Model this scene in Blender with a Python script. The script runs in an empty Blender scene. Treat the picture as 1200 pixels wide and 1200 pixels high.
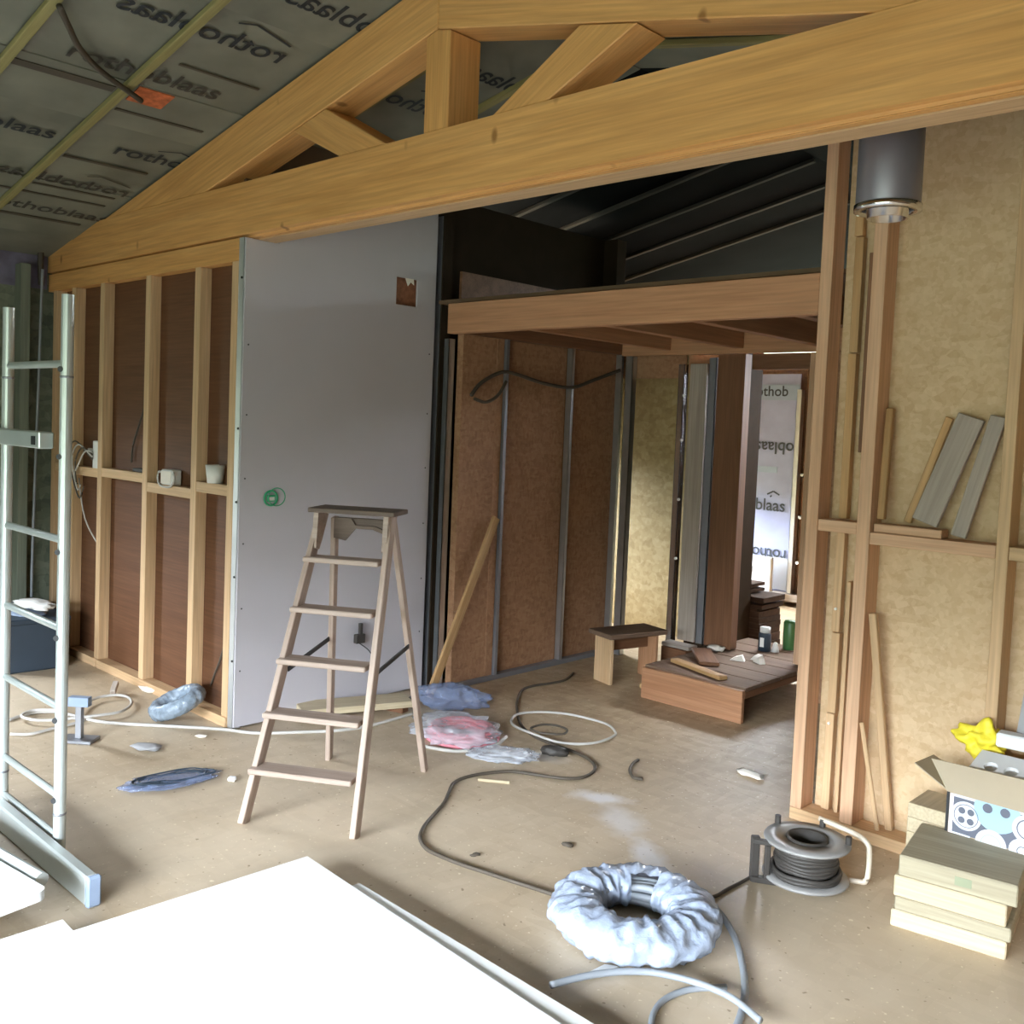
import bpy, bmesh, math, random
from mathutils import Vector, Matrix, Euler, noise
random.seed(7)
S = bpy.context.scene
COL = S.collection
R_ = math.radians

# ------------------------------------------------------------------ camera
cam = bpy.data.cameras.new('camera')
cam.sensor_width = 36.0
cam.lens = 33.876
cam.shift_y = -0.0338
cam.clip_start = 0.02
co = bpy.data.objects.new('camera', cam)
COL.objects.link(co)
co.matrix_world = Matrix(((0.726014, -0.066540, 0.684454, 0.000000), (0.686455, 0.010740, -0.727093, 0.000000), (0.041030, 0.997726, 0.053474, 1.600000), (0.000000, 0.000000, 0.000000, 1.000000)))
S.camera = co

# ------------------------------------------------------------------ daylight
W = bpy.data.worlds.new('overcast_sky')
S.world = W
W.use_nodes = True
wn = W.node_tree.nodes
wl = W.node_tree.links
bg = wn['Background']
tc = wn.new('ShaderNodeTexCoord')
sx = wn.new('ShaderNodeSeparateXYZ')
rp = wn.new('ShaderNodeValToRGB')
# overcast sky with a horizon band added to cut low light: dark below about 5 degrees, brightening to the zenith
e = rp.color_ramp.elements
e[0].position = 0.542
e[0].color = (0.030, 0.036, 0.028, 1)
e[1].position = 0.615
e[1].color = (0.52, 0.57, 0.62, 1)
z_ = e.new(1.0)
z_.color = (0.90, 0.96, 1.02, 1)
mr = wn.new('ShaderNodeMapRange')
mr.inputs[1].default_value = -1
mr.inputs[2].default_value = 1
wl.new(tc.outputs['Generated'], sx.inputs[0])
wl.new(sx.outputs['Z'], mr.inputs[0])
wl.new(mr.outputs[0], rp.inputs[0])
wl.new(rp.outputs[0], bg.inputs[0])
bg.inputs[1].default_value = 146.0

def portal(name, loc, rot, w, h):
    l = bpy.data.lights.new(name, 'AREA')
    l.shape = 'RECTANGLE'
    l.size = w
    l.size_y = h
    l.cycles.is_portal = True
    o = bpy.data.objects.new(name, l)
    COL.objects.link(o)
    o.location = loc
    o.rotation_euler = rot
# openings that let the daylight in (an area light's -Z points into the room)
portal('daylight_south', (-0.9, -2.62, 1.02), (R_(90), 0, 0), 5.0, 2.0)
portal('daylight_west', (-6.74, 1.315, 1.35), (0, R_(-90), 0), 1.0, 0.47)
portal('daylight_back_room', (-5.62, 6.05, 1.025), (0, R_(-90), 0), 1.05, 0.6)
portal('daylight_far_room', (-5.62, 7.75, 0.875), (0, R_(-90), 0), 0.75, 2.0)

S.view_settings.view_transform = 'Standard'
S.view_settings.look = 'None'
S.view_settings.gamma = 1.0
S.view_settings.use_curve_mapping = False
S.view_settings.exposure = -0.25
S.cycles.diffuse_bounces = 8
S.cycles.max_bounces = 14
S.cycles.caustics_reflective = False
S.cycles.caustics_refractive = False
S.cycles.sample_clamp_indirect = 6.0

# ------------------------------------------------------------------ materials
MATS = {}
def new_mat(name):
    m = bpy.data.materials.new(name)
    m.use_nodes = True
    MATS[name] = m
    nt = m.node_tree
    return m, nt, nt.nodes['Principled BSDF']

def nd(nt, t, **kw):
    n = nt.nodes.new(t)
    for k, v in kw.items():
        if k.startswith('i_'):
            key = k[2:]
            n.inputs[int(key) if key.isdigit() else key].default_value = v
        else:
            setattr(n, k, v)
    return n

def ramp(nt, stops):
    r = nt.nodes.new('ShaderNodeValToRGB')
    el = r.color_ramp.elements
    while len(el) < len(stops):
        el.new(0.5)
    for e, (p, c) in zip(el, stops):
        e.position = p
        e.color = (*c, 1)
    return r

def coords(nt, scale, rnd=True):
    t = nd(nt, 'ShaderNodeTexCoord')
    v = t.outputs['Object']
    if rnd:
        oi = nd(nt, 'ShaderNodeObjectInfo')
        mu = nd(nt, 'ShaderNodeMath', operation='MULTIPLY', i_1=37.0)
        nt.links.new(oi.outputs['Random'], mu.inputs[0])
        ad = nd(nt, 'ShaderNodeVectorMath', operation='ADD')
        nt.links.new(v, ad.inputs[0])
        nt.links.new(mu.outputs[0], ad.inputs[1])
        v = ad.outputs[0]
    mp = nd(nt, 'ShaderNodeMapping')
    mp.inputs['Scale'].default_value = scale
    nt.links.new(v, mp.inputs[0])
    return mp.outputs[0]

def wood(name, a, b, rough=0.6, knots=0.0, vary=0.12, spec=0.3):
    m, nt, p = new_mat(name)
    L = nt.links
    n1 = nd(nt, 'ShaderNodeTexNoise', i_Scale=1.0, i_Detail=5.0, i_Roughness=0.6, i_Distortion=0.6)
    L.new(coords(nt, (0.9, 14, 14)), n1.inputs['Vector'])
    r = ramp(nt, [(0.3, a), (0.7, b)])
    L.new(n1.outputs[0], r.inputs[0])
    n2 = nd(nt, 'ShaderNodeTexNoise', i_Scale=1.0, i_Detail=3.0)
    L.new(coords(nt, (3, 90, 90)), n2.inputs['Vector'])
    mr_ = nd(nt, 'ShaderNodeMapRange', i_1=0.3, i_2=0.7, i_3=0.82, i_4=1.08)
    L.new(n2.outputs[0], mr_.inputs[0])
    mx = nd(nt, 'ShaderNodeMixRGB', blend_type='MULTIPLY', i_0=1.0)
    L.new(r.outputs[0], mx.inputs[1])
    L.new(mr_.outputs[0], mx.inputs[2])
    out = mx.outputs[0]
    if knots:
        vo = nd(nt, 'ShaderNodeTexVoronoi', i_Scale=1.0)
        L.new(coords(nt, (4.6, 2.6, 2.6)), vo.inputs['Vector'])
        lt = nd(nt, 'ShaderNodeMapRange', i_1=0.05, i_2=0.05 + knots, i_3=0.75, i_4=0.0)
        L.new(vo.outputs['Distance'], lt.inputs[0])
        k = nd(nt, 'ShaderNodeMixRGB', i_2=(a[0] * .35, a[1] * .28, a[2] * .2, 1))
        L.new(lt.outputs[0], k.inputs[0])
        L.new(out, k.inputs[1])
        out = k.outputs[0]
    oi = nd(nt, 'ShaderNodeObjectInfo')
    v = nd(nt, 'ShaderNodeMapRange', i_3=1 - vary, i_4=1 + vary)
    L.new(oi.outputs['Random'], v.inputs[0])
    hs = nd(nt, 'ShaderNodeHueSaturation')
    L.new(v.outputs[0], hs.inputs['Value'])
    L.new(out, hs.inputs['Color'])
    L.new(hs.outputs[0], p.inputs['Base Color'])
    p.inputs['Roughness'].default_value = rough
    p.inputs['Specular IOR Level'].default_value = spec
    bp = nd(nt, 'ShaderNodeBump', i_0=0.15, i_1=0.002)
    L.new(n2.outputs[0], bp.inputs['Height'])
    L.new(bp.outputs[0], p.inputs['Normal'])
    return m

def osb(name, cols, scale=1.0, rough=0.65, dust=None, white=None, spec=0.3):
    m, nt, p = new_mat(name)
    L = nt.links
    nz = nd(nt, 'ShaderNodeTexNoise', i_Scale=9.0 * scale, i_Detail=2.0)
    base = coords(nt, (1, 1, 1), rnd=False)
    L.new(base, nz.inputs['Vector'])
    outs = []
    for sc, rot in (((9, 30, 17), (0.3, 0.5, 0.35)), ((28, 11, 26), (0.9, 0.4, -0.5))):
        mp = nd(nt, 'ShaderNodeMapping')
        mp.inputs['Scale'].default_value = [q * scale for q in sc]
        mp.inputs['Rotation'].default_value = rot
        L.new(base, mp.inputs[0])
        ds = nd(nt, 'ShaderNodeMixRGB', i_0=0.12)
        L.new(mp.outputs[0], ds.inputs[1])
        L.new(nz.outputs[1], ds.inputs[2])
        v = nd(nt, 'ShaderNodeTexVoronoi', i_Scale=1.0)
        L.new(ds.outputs[0], v.inputs['Vector'])
        sp = nd(nt, 'ShaderNodeSeparateColor')
        L.new(v.outputs['Color'], sp.inputs[0])
        outs.append(sp.outputs[0])
    mxv = nd(nt, 'ShaderNodeMath', operation='ADD')
    L.new(outs[0], mxv.inputs[0])
    L.new(outs[1], mxv.inputs[1])
    hf = nd(nt, 'ShaderNodeMath', operation='MULTIPLY', i_1=0.5)
    L.new(mxv.outputs[0], hf.inputs[0])
    big = nd(nt, 'ShaderNodeTexNoise', i_Scale=2.2, i_Detail=3.0)
    L.new(base, big.inputs['Vector'])
    ad = nd(nt, 'ShaderNodeMixRGB', i_0=0.35)
    L.new(hf.outputs[0], ad.inputs[1])
    L.new(big.outputs[0], ad.inputs[2])
    r = ramp(nt, [(0.22, cols[0]), (0.5, cols[1]), (0.78, cols[2])])
    L.new(ad.outputs[0], r.inputs[0])
    out = r.outputs[0]
    if dust:      # trodden-in dust, unevenly spread
        dn = nd(nt, 'ShaderNodeTexNoise', i_Scale=0.9, i_Detail=6.0, i_Roughness=0.62)
        L.new(base, dn.inputs['Vector'])
        dm = nd(nt, 'ShaderNodeMapRange', i_1=0.3, i_2=0.68, i_3=0.30, i_4=0.88)
        L.new(dn.outputs[0], dm.inputs[0])
        # dust thins along Y; the inner room's shade is put into this colour
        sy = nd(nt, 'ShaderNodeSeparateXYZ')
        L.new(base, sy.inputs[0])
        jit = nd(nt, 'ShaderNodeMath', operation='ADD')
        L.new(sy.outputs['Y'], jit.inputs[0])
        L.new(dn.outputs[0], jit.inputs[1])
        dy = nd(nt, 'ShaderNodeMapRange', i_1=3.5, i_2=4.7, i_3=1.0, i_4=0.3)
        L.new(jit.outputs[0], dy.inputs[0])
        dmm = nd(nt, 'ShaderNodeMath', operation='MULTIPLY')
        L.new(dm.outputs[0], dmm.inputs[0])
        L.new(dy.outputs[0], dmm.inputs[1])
        k = nd(nt, 'ShaderNodeMixRGB', i_2=(*dust, 1))
        L.new(dmm.outputs[0], k.inputs[0])
        L.new(out, k.inputs[1])
        out = k.outputs[0]
    if white:     # spilt plaster powder
        for (cx, cy, rx, ry, rot, amt) in white:
            mp = nd(nt, 'ShaderNodeMapping', vector_type='TEXTURE')
            mp.inputs['Location'].default_value = (cx, cy, 0)
            mp.inputs['Rotation'].default_value = (0, 0, rot)
            mp.inputs['Scale'].default_value = (rx, ry, 1)
            L.new(base, mp.inputs[0])
            ln = nd(nt, 'ShaderNodeVectorMath', operation='LENGTH')
            L.new(mp.outputs[0], ln.inputs[0])
            wnz = nd(nt, 'ShaderNodeTexNoise', i_Scale=11.0, i_Detail=5.0)
            L.new(base, wnz.inputs['Vector'])
            sm = nd(nt, 'ShaderNodeMath', operation='ADD')
            L.new(ln.outputs['Value'], sm.inputs[0])
            L.new(wnz.outputs[0], sm.inputs[1])
            f = nd(nt, 'ShaderNodeMapRange', i_1=0.75, i_2=1.35, i_3=amt, i_4=0.0)
            L.new(sm.outputs[0], f.inputs[0])
            k = nd(nt, 'ShaderNodeMixRGB', i_2=(0.72, 0.70, 0.70, 1))
            L.new(f.outputs[0], k.inputs[0])
            L.new(out, k.inputs[1])
            out = k.outputs[0]
    if dust:      # sawdust flecks and dark specks
        for sc, lo, hi, col in ((55.0, 0.68, 0.74, (0.74, 0.66, 0.50, 1)), (38.0, 0.70, 0.76, (0.20, 0.14, 0.08, 1))):
            fn = nd(nt, 'ShaderNodeTexNoise', i_Scale=sc, i_Detail=1.5)
            L.new(base, fn.inputs['Vector'])
            fm = nd(nt, 'ShaderNodeMapRange', i_1=lo, i_2=hi, i_3=0.0, i_4=0.8)
            L.new(fn.outputs[0], fm.inputs[0])
            k = nd(nt, 'ShaderNodeMixRGB', i_2=col)
            L.new(fm.outputs[0], k.inputs[0])
            L.new(out, k.inputs[1])
            out = k.outputs[0]
    L.new(out, p.inputs['Base Color'])
    p.inputs['Roughness'].default_value = rough
    p.inputs['Specular IOR Level'].default_value = spec
    bp = nd(nt, 'ShaderNodeBump', i_0=0.25, i_1=0.002)
    L.new(hf.outputs[0], bp.inputs['Height'])
    L.new(bp.outputs[0], p.inputs['Normal'])
    return m

def plain(name, c, rough=0.6, metal=0.0, spec=0.4, var=0.1, scale=6.0, bump=0.0, alpha=1.0, trans=0.0):
    m, nt, p = new_mat(name)
    L = nt.links
    n = nd(nt, 'ShaderNodeTexNoise', i_Scale=scale, i_Detail=4.0)
    L.new(coords(nt, (1, 1, 1)), n.inputs['Vector'])
    r = ramp(nt, [(0.3, tuple(q * (1 - var) for q in c)), (0.7, tuple(min(1, q * (1 + var)) for q in c))])
    L.new(n.outputs[0], r.inputs[0])
    L.new(r.outputs[0], p.inputs['Base Color'])
    p.inputs['Roughness'].default_value = rough
    p.inputs['Metallic'].default_value = metal
    p.inputs['Specular IOR Level'].default_value = spec
    p.inputs['Alpha'].default_value = alpha
    p.inputs['Transmission Weight'].default_value = trans
    if bump:
        bp = nd(nt, 'ShaderNodeBump', i_0=bump, i_1=0.01)
        L.new(n.outputs[0], bp.inputs['Height'])
        L.new(bp.outputs[0], p.inputs['Normal'])
    return m

def build_materials():
    wood('truss_wood', (0.56, 0.28, 0.088), (0.68, 0.37, 0.135), 0.5, knots=0.05, vary=0.05)
    wood('spruce', (0.54, 0.35, 0.19), (0.64, 0.44, 0.26), 0.6, vary=0.08)
    wood('pink_spruce', (0.56, 0.33, 0.20), (0.68, 0.44, 0.28), 0.6, vary=0.06)
    wood('header_wood', (0.44, 0.22, 0.115), (0.55, 0.30, 0.165), 0.6, vary=0.05)
    wood('dark_wood', (0.15, 0.07, 0.035), (0.24, 0.115, 0.06), 0.6, vary=0.1)
    wood('brown_wood', (0.155, 0.10, 0.07), (0.22, 0.145, 0.10), 0.75, vary=0.1, spec=0.1)
    wood('red_wood', (0.36, 0.17, 0.085), (0.46, 0.24, 0.13), 0.6, vary=0.08)
    wood('pale_wood', (0.50, 0.41, 0.27), (0.58, 0.49, 0.34), 0.6, vary=0.05)
    wood('grey_wood', (0.37, 0.31, 0.265), (0.47, 0.405, 0.35), 0.7, vary=0.08)
    wood('ladder_wood', (0.34, 0.25, 0.20), (0.47, 0.375, 0.315), 0.6, vary=0.08)
    wood('ladder_dark', (0.10, 0.07, 0.055), (0.18, 0.13, 0.10), 0.6)
    wood('plank_dark', (0.045, 0.027, 0.018), (0.075, 0.045, 0.03), 0.7, spec=0.1)
    wood('green_stud', (0.13, 0.15, 0.115), (0.18, 0.20, 0.155), 0.7)
    wood('stick_wood', (0.42, 0.24, 0.10), (0.56, 0.36, 0.18), 0.6)
    wood('batten_wood', (0.23, 0.20, 0.08), (0.30, 0.26, 0.115), 0.7, vary=0.06)
    wood('shaded_batten', (0.035, 0.03, 0.026), (0.05, 0.044, 0.038), 0.8, vary=0.05)  # roof battens darkened in colour to stand for attic shade
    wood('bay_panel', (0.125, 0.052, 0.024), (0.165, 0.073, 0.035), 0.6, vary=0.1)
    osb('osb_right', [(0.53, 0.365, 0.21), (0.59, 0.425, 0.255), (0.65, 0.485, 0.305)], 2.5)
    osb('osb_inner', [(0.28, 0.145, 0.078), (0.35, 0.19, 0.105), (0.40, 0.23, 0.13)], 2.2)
    osb('osb_yellow', [(0.36, 0.26, 0.12), (0.44, 0.33, 0.16), (0.51, 0.40, 0.22)], 1.5)
    osb('osb_green', [(0.10, 0.12, 0.09), (0.16, 0.18, 0.13), (0.22, 0.24, 0.18)])
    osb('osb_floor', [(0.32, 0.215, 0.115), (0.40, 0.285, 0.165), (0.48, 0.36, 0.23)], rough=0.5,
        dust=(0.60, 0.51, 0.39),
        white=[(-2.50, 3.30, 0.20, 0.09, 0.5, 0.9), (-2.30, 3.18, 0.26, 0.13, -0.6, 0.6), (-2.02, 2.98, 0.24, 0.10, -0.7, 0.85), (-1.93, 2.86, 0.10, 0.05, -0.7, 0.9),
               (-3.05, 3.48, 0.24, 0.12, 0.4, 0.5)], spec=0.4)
    plain('plasterboard', (0.51, 0.49, 0.53), 0.75, var=0.03, scale=2)
    plain('plasterboard_back', (0.66, 0.65, 0.63), 0.8, var=0.03)
    plain('white_board', (0.82, 0.84, 0.84), 0.6, var=0.02)
    plain('board_edge', (0.70, 0.71, 0.71), 0.7, var=0.05)
    plain('steel', (0.58, 0.60, 0.63), 0.32, metal=0.9, var=0.06, scale=14)
    plain('stud_steel', (0.80, 0.82, 0.84), 0.5, metal=0.85, var=0.05)
    plain('dark_steel', (0.30, 0.31, 0.34), 0.45, metal=0.7, var=0.1)
    plain('alloy', (0.56, 0.61, 0.60), 0.38, metal=0.55, var=0.06)
    plain('flue_steel', (0.30, 0.29, 0.34), 0.42, metal=0.6, var=0.08)
    plain('bright_steel', (0.75, 0.75, 0.76), 0.2, metal=1.0)
    plain('black', (0.02, 0.02, 0.022), 0.5)
    plain('black_rubber', (0.045, 0.04, 0.036), 0.55)
    plain('dark_cable', (0.075, 0.06, 0.045), 0.6)
    plain('screw', (0.03, 0.03, 0.03), 0.5)
    plain('white_screw', (0.75, 0.74, 0.70), 0.4)
    plain('grey_hose', (0.25, 0.275, 0.305), 0.45)
    plain('pale_hose', (0.52, 0.50, 0.47), 0.5)
    plain('white_plastic', (0.78, 0.78, 0.76), 0.45)
    plain('white_foam', (0.82, 0.83, 0.84), 0.7, var=0.03)
    plain('grey_foam', (0.33, 0.33, 0.34), 0.8, var=0.06)
    plain('reel_grey', (0.27, 0.265, 0.26), 0.35)
    plain('stand_beige', (0.58, 0.50, 0.40), 0.4)
    plain('coil_film', (0.27, 0.34, 0.42), 0.22, alpha=0.8, bump=1.0, scale=30, var=0.25, spec=0.8)
    plain('pink_hose', (0.72, 0.25, 0.31), 0.5)
    plain('blue_plastic', (0.26, 0.33, 0.46), 0.4)
    plain('blue_film', (0.24, 0.31, 0.50), 0.25, alpha=0.42, bump=0.5, scale=20)
    plain('wrap', (0.46, 0.54, 0.70), 0.22, alpha=0.74, bump=1.0, scale=26, var=0.14, spec=0.7)
    plain('clear_wrap', (0.66, 0.70, 0.78), 0.2, alpha=0.38, bump=0.8, scale=24, spec=0.7)
    plain('green_plastic', (0.03, 0.34, 0.16), 0.4)
    plain('green_can', (0.04, 0.125, 0.04), 0.4)
    plain('dark_blue', (0.03, 0.045, 0.065), 0.6)
    plain('yellow', (0.86, 0.72, 0.05), 0.5, bump=0.5, scale=30)
    plain('cardboard', (0.42, 0.35, 0.255), 0.75, var=0.05)
    plain('print_dark', (0.12, 0.13, 0.17), 0.5)
    plain('stamp_green', (0.26, 0.29, 0.19), 0.7)
    plain('print_white', (0.60, 0.62, 0.68), 0.5, var=0.02)
    plain('print_blue', (0.36, 0.53, 0.66), 0.5, var=0.03)
    plain('print_pink', (0.86, 0.72, 0.78), 0.5)
    plain('membrane', (0.17, 0.168, 0.135), 0.6, var=0.22, scale=3, bump=0.35, spec=0.2)
    plain('shaded_membrane', (0.006, 0.0065, 0.0075), 0.9, var=0.3, scale=3, spec=0.03)  # same roof membrane, with the attic shade put into its colour
    plain('sheet', (0.29, 0.32, 0.50), 0.4, var=0.08, scale=5, bump=0.4)
    plain('purple_sheet', (0.15, 0.14, 0.20), 0.5, var=0.3, scale=8)
    plain('print_ink', (0.018, 0.022, 0.028), 0.6)
    plain('pale_ink', (0.045, 0.04, 0.034), 0.6)
    plain('lap_dark', (0.06, 0.048, 0.036), 0.6)
    plain('red_tape', (0.42, 0.11, 0.04), 0.6, var=0.4, scale=30)
    plain('brown_hole', (0.30, 0.13, 0.07), 0.7, var=0.3, scale=30)
    plain('paper', (0.80, 0.74, 0.66), 0.7)
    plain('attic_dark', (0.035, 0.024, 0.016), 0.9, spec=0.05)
    plain('low_bounce_floor', (0.05, 0.05, 0.052), 0.85, spec=0.15)
    plain('deck', (0.16, 0.10, 0.06), 0.8)
    plain('outer_wall', (0.12, 0.07, 0.04), 0.8)
build_materials()

# ------------------------------------------------------------------ mesh helpers
def link(name, me, mat, parent=None, M=None):
    o = bpy.data.objects.new(name, me)
    COL.objects.link(o)
    if mat:
        me.materials.append(MATS[mat])
    if parent is not None:
        o.parent = parent
    if M is not None:
        o.matrix_basis = M
    return o

def from_bm(name, bm, mat, parent=None, M=None, smooth=False):
    me = bpy.data.meshes.new(name)
    bm.normal_update()
    bm.to_mesh(me)
    bm.free()
    if smooth:
        for p in me.polygons:
            p.use_smooth = True
    return link(name, me, mat, parent, M)

def box_bm(sx, sy, sz, bev=0.0):
    bm = bmesh.new()
    bmesh.ops.create_cube(bm, size=1.0)
    bmesh.ops.scale(bm, vec=(sx, sy, sz), verts=bm.verts)
    if bev > 0:
        bev = min(bev, 0.3 * min(sx, sy, sz))
        bmesh.ops.bevel(bm, geom=list(bm.edges), offset=bev, segments=1, affect='EDGES')
    return bm

def beam(name, p0, p1, w, h, mat, parent=None, up=(0, 0, 1), bev=0.003):
    """bar from p0 to p1: local X along it, w across, h along `up`"""
    p0, p1 = Vector(p0), Vector(p1)
    d = p1 - p0
    x = d.normalized()
    u = Vector(up)
    y = u.cross(x)
    if y.length < 1e-4:
        y = Vector((0, 1, 0)).cross(x)
    y.normalize()
    z = x.cross(y)
    M = Matrix((x, y, z)).transposed().to_4x4()
    M.translation = (p0 + p1) / 2
    return from_bm(name, box_bm(d.length, w, h, bev), mat, parent, M)

def slab(name, lo, hi, mat, parent=None, bev=0.002):
    """axis aligned box; local X is turned along the longest side so that grain follows it"""
    lo, hi = Vector(lo), Vector(hi)
    s = hi - lo
    c = (lo + hi) / 2
    k = max(range(3), key=lambda i: s[i])
    d = Vector((0, 0, 0))
    d[k] = s[k] / 2
    if k == 0:
        return beam(name, c - d, c + d, s.y, s.z, mat, parent, (0, 0, 1), bev)
    if k == 1:
        return beam(name, c - d, c + d, s.x, s.z, mat, parent, (0, 0, 1), bev)
    return beam(name, c - d, c + d, s.x, s.y, mat, parent, (0, 1, 0), bev)

def panel(name, lo, hi, mat, parent=None, bev=0.0):
    """axis aligned box, axes kept"""
    lo, hi = Vector(lo), Vector(hi)
    s = hi - lo
    return from_bm(name, box_bm(s.x, s.y, s.z, bev), mat, parent, Matrix.Translation((lo + hi) / 2))

def smooth_path(pts, n=6, closed=False):
    P = [Vector(p) for p in pts]
    out = []
    N = len(P)
    rng = range(N) if closed else range(N - 1)
    for i in rng:
        if closed:
            a, b, c, d = P[i - 1], P[i], P[(i + 1) % N], P[(i + 2) % N]
        else:
            a, b, c, d = P[max(i - 1, 0)], P[i], P[i + 1], P[min(i + 2, N - 1)]
        for k in range(n):
            t = k / n
            out.append(0.5 * ((2 * b) + (c - a) * t + (2 * a - 5 * b + 4 * c - d) * t * t + (3 * b - a - 3 * c + d) * t ** 3))
    if not closed:
        out.append(P[-1])
    return out

def tube_bm(paths, r, seg=8, closed=False):
    bm = bmesh.new()
    for P in paths:
        N = len(P)
        rings = []
        for i in range(N):
            if closed:
                t = P[(i + 1) % N] - P[i - 1]
            else:
                t = P[min(i + 1, N - 1)] - P[max(i - 1, 0)]
            t.normalize()
            u = Vector((0, 0, 1)) if abs(t.z) < 0.95 else Vector((1, 0, 0))
            a = t.cross(u).normalized()
            b = t.cross(a).normalized()
            rings.append([bm.verts.new(P[i] + (a * math.cos(2 * math.pi * k / seg) + b * math.sin(2 * math.pi * k / seg)) * r) for k in range(seg)])
        for i in range(N if closed else N - 1):
            A, B = rings[i], rings[(i + 1) % N]
            for k in range(seg):
                bm.faces.new((A[k], A[(k + 1) % seg], B[(k + 1) % seg], B[k]))
        if not closed:
            bm.faces.new(rings[0])
            bm.faces.new(rings[-1][::-1])
    bmesh.ops.recalc_face_normals(bm, faces=bm.faces)
    return bm

def tube(name, pts, r, mat, parent=None, seg=8, n=6, closed=False, M=None):
    return from_bm(name, tube_bm([smooth_path(pts, n, closed)], r, seg, closed), mat, parent, M, True)

def rod(name, p0, p1, r, mat, parent=None, seg=12):
    return from_bm(name, tube_bm([[Vector(p0), Vector(p1)]], r, seg), mat, parent, None, False)

def lathe(name, prof, mat, parent=None, seg=32, M=None, smooth=True):
    bm = bmesh.new()
    rings = []
    for (r, z) in prof:
        rings.append([bm.verts.new((r * math.cos(2 * math.pi * k / seg), r * math.sin(2 * math.pi * k / seg), z)) for k in range(seg)])
    for A, B in zip(rings, rings[1:]):
        for k in range(seg):
            bm.faces.new((A[k], A[(k + 1) % seg], B[(k + 1) % seg], B[k]))
    if prof[0][0] > 1e-5 and prof[0] != prof[-1]:
        pass
    bmesh.ops.remove_doubles(bm, verts=bm.verts, dist=1e-6)
    bmesh.ops.recalc_face_normals(bm, faces=bm.faces)
    o = from_bm(name, bm, mat, parent, M, smooth)
    return o

def prism(name, poly, axis, a, b, mat, parent=None, M=None):
    """polygon in the plane normal to `axis` (0,1,2), extruded from a to b"""
    bm = bmesh.new()
    def v(p, t):
        q = list(p)
        q.insert(axis, t)
        return bm.verts.new(q)
    A = [v(p, a) for p in poly]
    B = [v(p, b) for p in poly]
    n = len(poly)
    bm.faces.new(A)
    bm.faces.new(B[::-1])
    for i in range(n):
        bm.faces.new((A[i], B[i], B[(i + 1) % n], A[(i + 1) % n]))
    bmesh.ops.recalc_face_normals(bm, faces=bm.faces)
    return from_bm(name, bm, mat, parent, M)

def lump(name, size, mat, parent=None, M=None, amp=0.3, freq=3.0, sub=3, seed=0):
    bm = bmesh.new()
    bmesh.ops.create_icosphere(bm, subdivisions=sub, radius=1.0)
    for v in bm.verts:
        v.co *= 1 + amp * noise.noise(v.co * freq + Vector((seed, seed * 2, 0)))
        v.co = Vector((v.co.x * size[0], v.co.y * size[1], v.co.z * size[2]))
    return from_bm(name, bm, mat, parent, M, True)

def tag(o, label, cat, group=None, kind=None):
    o['label'] = label
    o['category'] = cat
    if group:
        o['group'] = group
    if kind:
        o['kind'] = kind
    return o

def thing(name, loc=(0, 0, 0), rz=0.0, label=None, cat=None, group=None):
    o = bpy.data.objects.new(name, None)
    o.empty_display_size = 0.05
    COL.objects.link(o)
    o.location = loc
    o.rotation_euler = (0, 0, rz)
    if label:
        tag(o, label, cat, group)
    return o

def struct(name):
    o = bpy.data.objects.new(name, None)
    o.empty_display_size = 0.05
    COL.objects.link(o)
    o['kind'] = 'structure'
    return o

def base_origin(o):
    """put the origin of a loose world-space mesh at the middle of its base"""
    me = o.data
    xs = [v.co for v in me.vertices]
    lo = Vector((min(v.x for v in xs), min(v.y for v in xs), min(v.z for v in xs)))
    hi = Vector((max(v.x for v in xs), max(v.y for v in xs), max(v.z for v in xs)))
    c = Vector(((lo.x + hi.x) / 2, (lo.y + hi.y) / 2, lo.z))
    me.transform(Matrix.Translation(-c))
    o.location = c
    return o

def under(child, part):
    """make child a sub-part of part, leaving it where it is"""
    child.parent = part
    child.matrix_parent_inverse = part.matrix_basis.inverted()
    return child

def text_mesh(name, s, size, mat, parent, M):
    cu = bpy.data.curves.new(name, 'FONT')
    cu.body = s
    cu.size = size
    cu.resolution_u = 3
    cu.offset = size * 0.012
    t = bpy.data.objects.new('tmp', cu)
    COL.objects.link(t)
    bpy.context.view_layer.update()
    me = bpy.data.meshes.new_from_object(t)
    bpy.data.objects.remove(t)
    bpy.data.curves.remove(cu)
    o = link(name, me, None, parent, M)
    me.materials.clear()
    me.materials.append(MATS[mat])
    return o

def strokes(name, lines, w, mat, parent, M):
    """flat printed strokes in the local XY plane"""
    bm = bmesh.new()
    for (x0, y0, x1, y1) in lines:
        a, b = Vector((x0, y0, 0)), Vector((x1, y1, 0))
        d = (b - a).normalized()
        n = Vector((-d.y, d.x, 0)) * w / 2
        bm.faces.new([bm.verts.new(q) for q in (a - n, b - n, b + n, a + n)])
    return from_bm(name, bm, mat, parent, M)

# ================================================================== SETTING
YP, YQ = 2.568, 3.741          # front faces of the truss wall and of the wall behind it
XB = -4.287                    # face of the plasterboard
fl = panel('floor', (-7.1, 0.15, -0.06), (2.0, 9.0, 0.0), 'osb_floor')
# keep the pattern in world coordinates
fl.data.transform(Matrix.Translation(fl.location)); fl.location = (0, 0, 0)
fl['kind'] = 'structure'
slab_ = panel('added_dark_floor', (-7.1, -2.8, -0.06), (2.0, 0.148, 0.0), 'low_bounce_floor', fl)  # unseen dark floor added behind the camera to cut bounce light

ROOF0, SL, XR = 3.38, 0.205, -2.92
def roof(x):
    return ROOF0 - SL * abs(x - XR)

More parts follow.
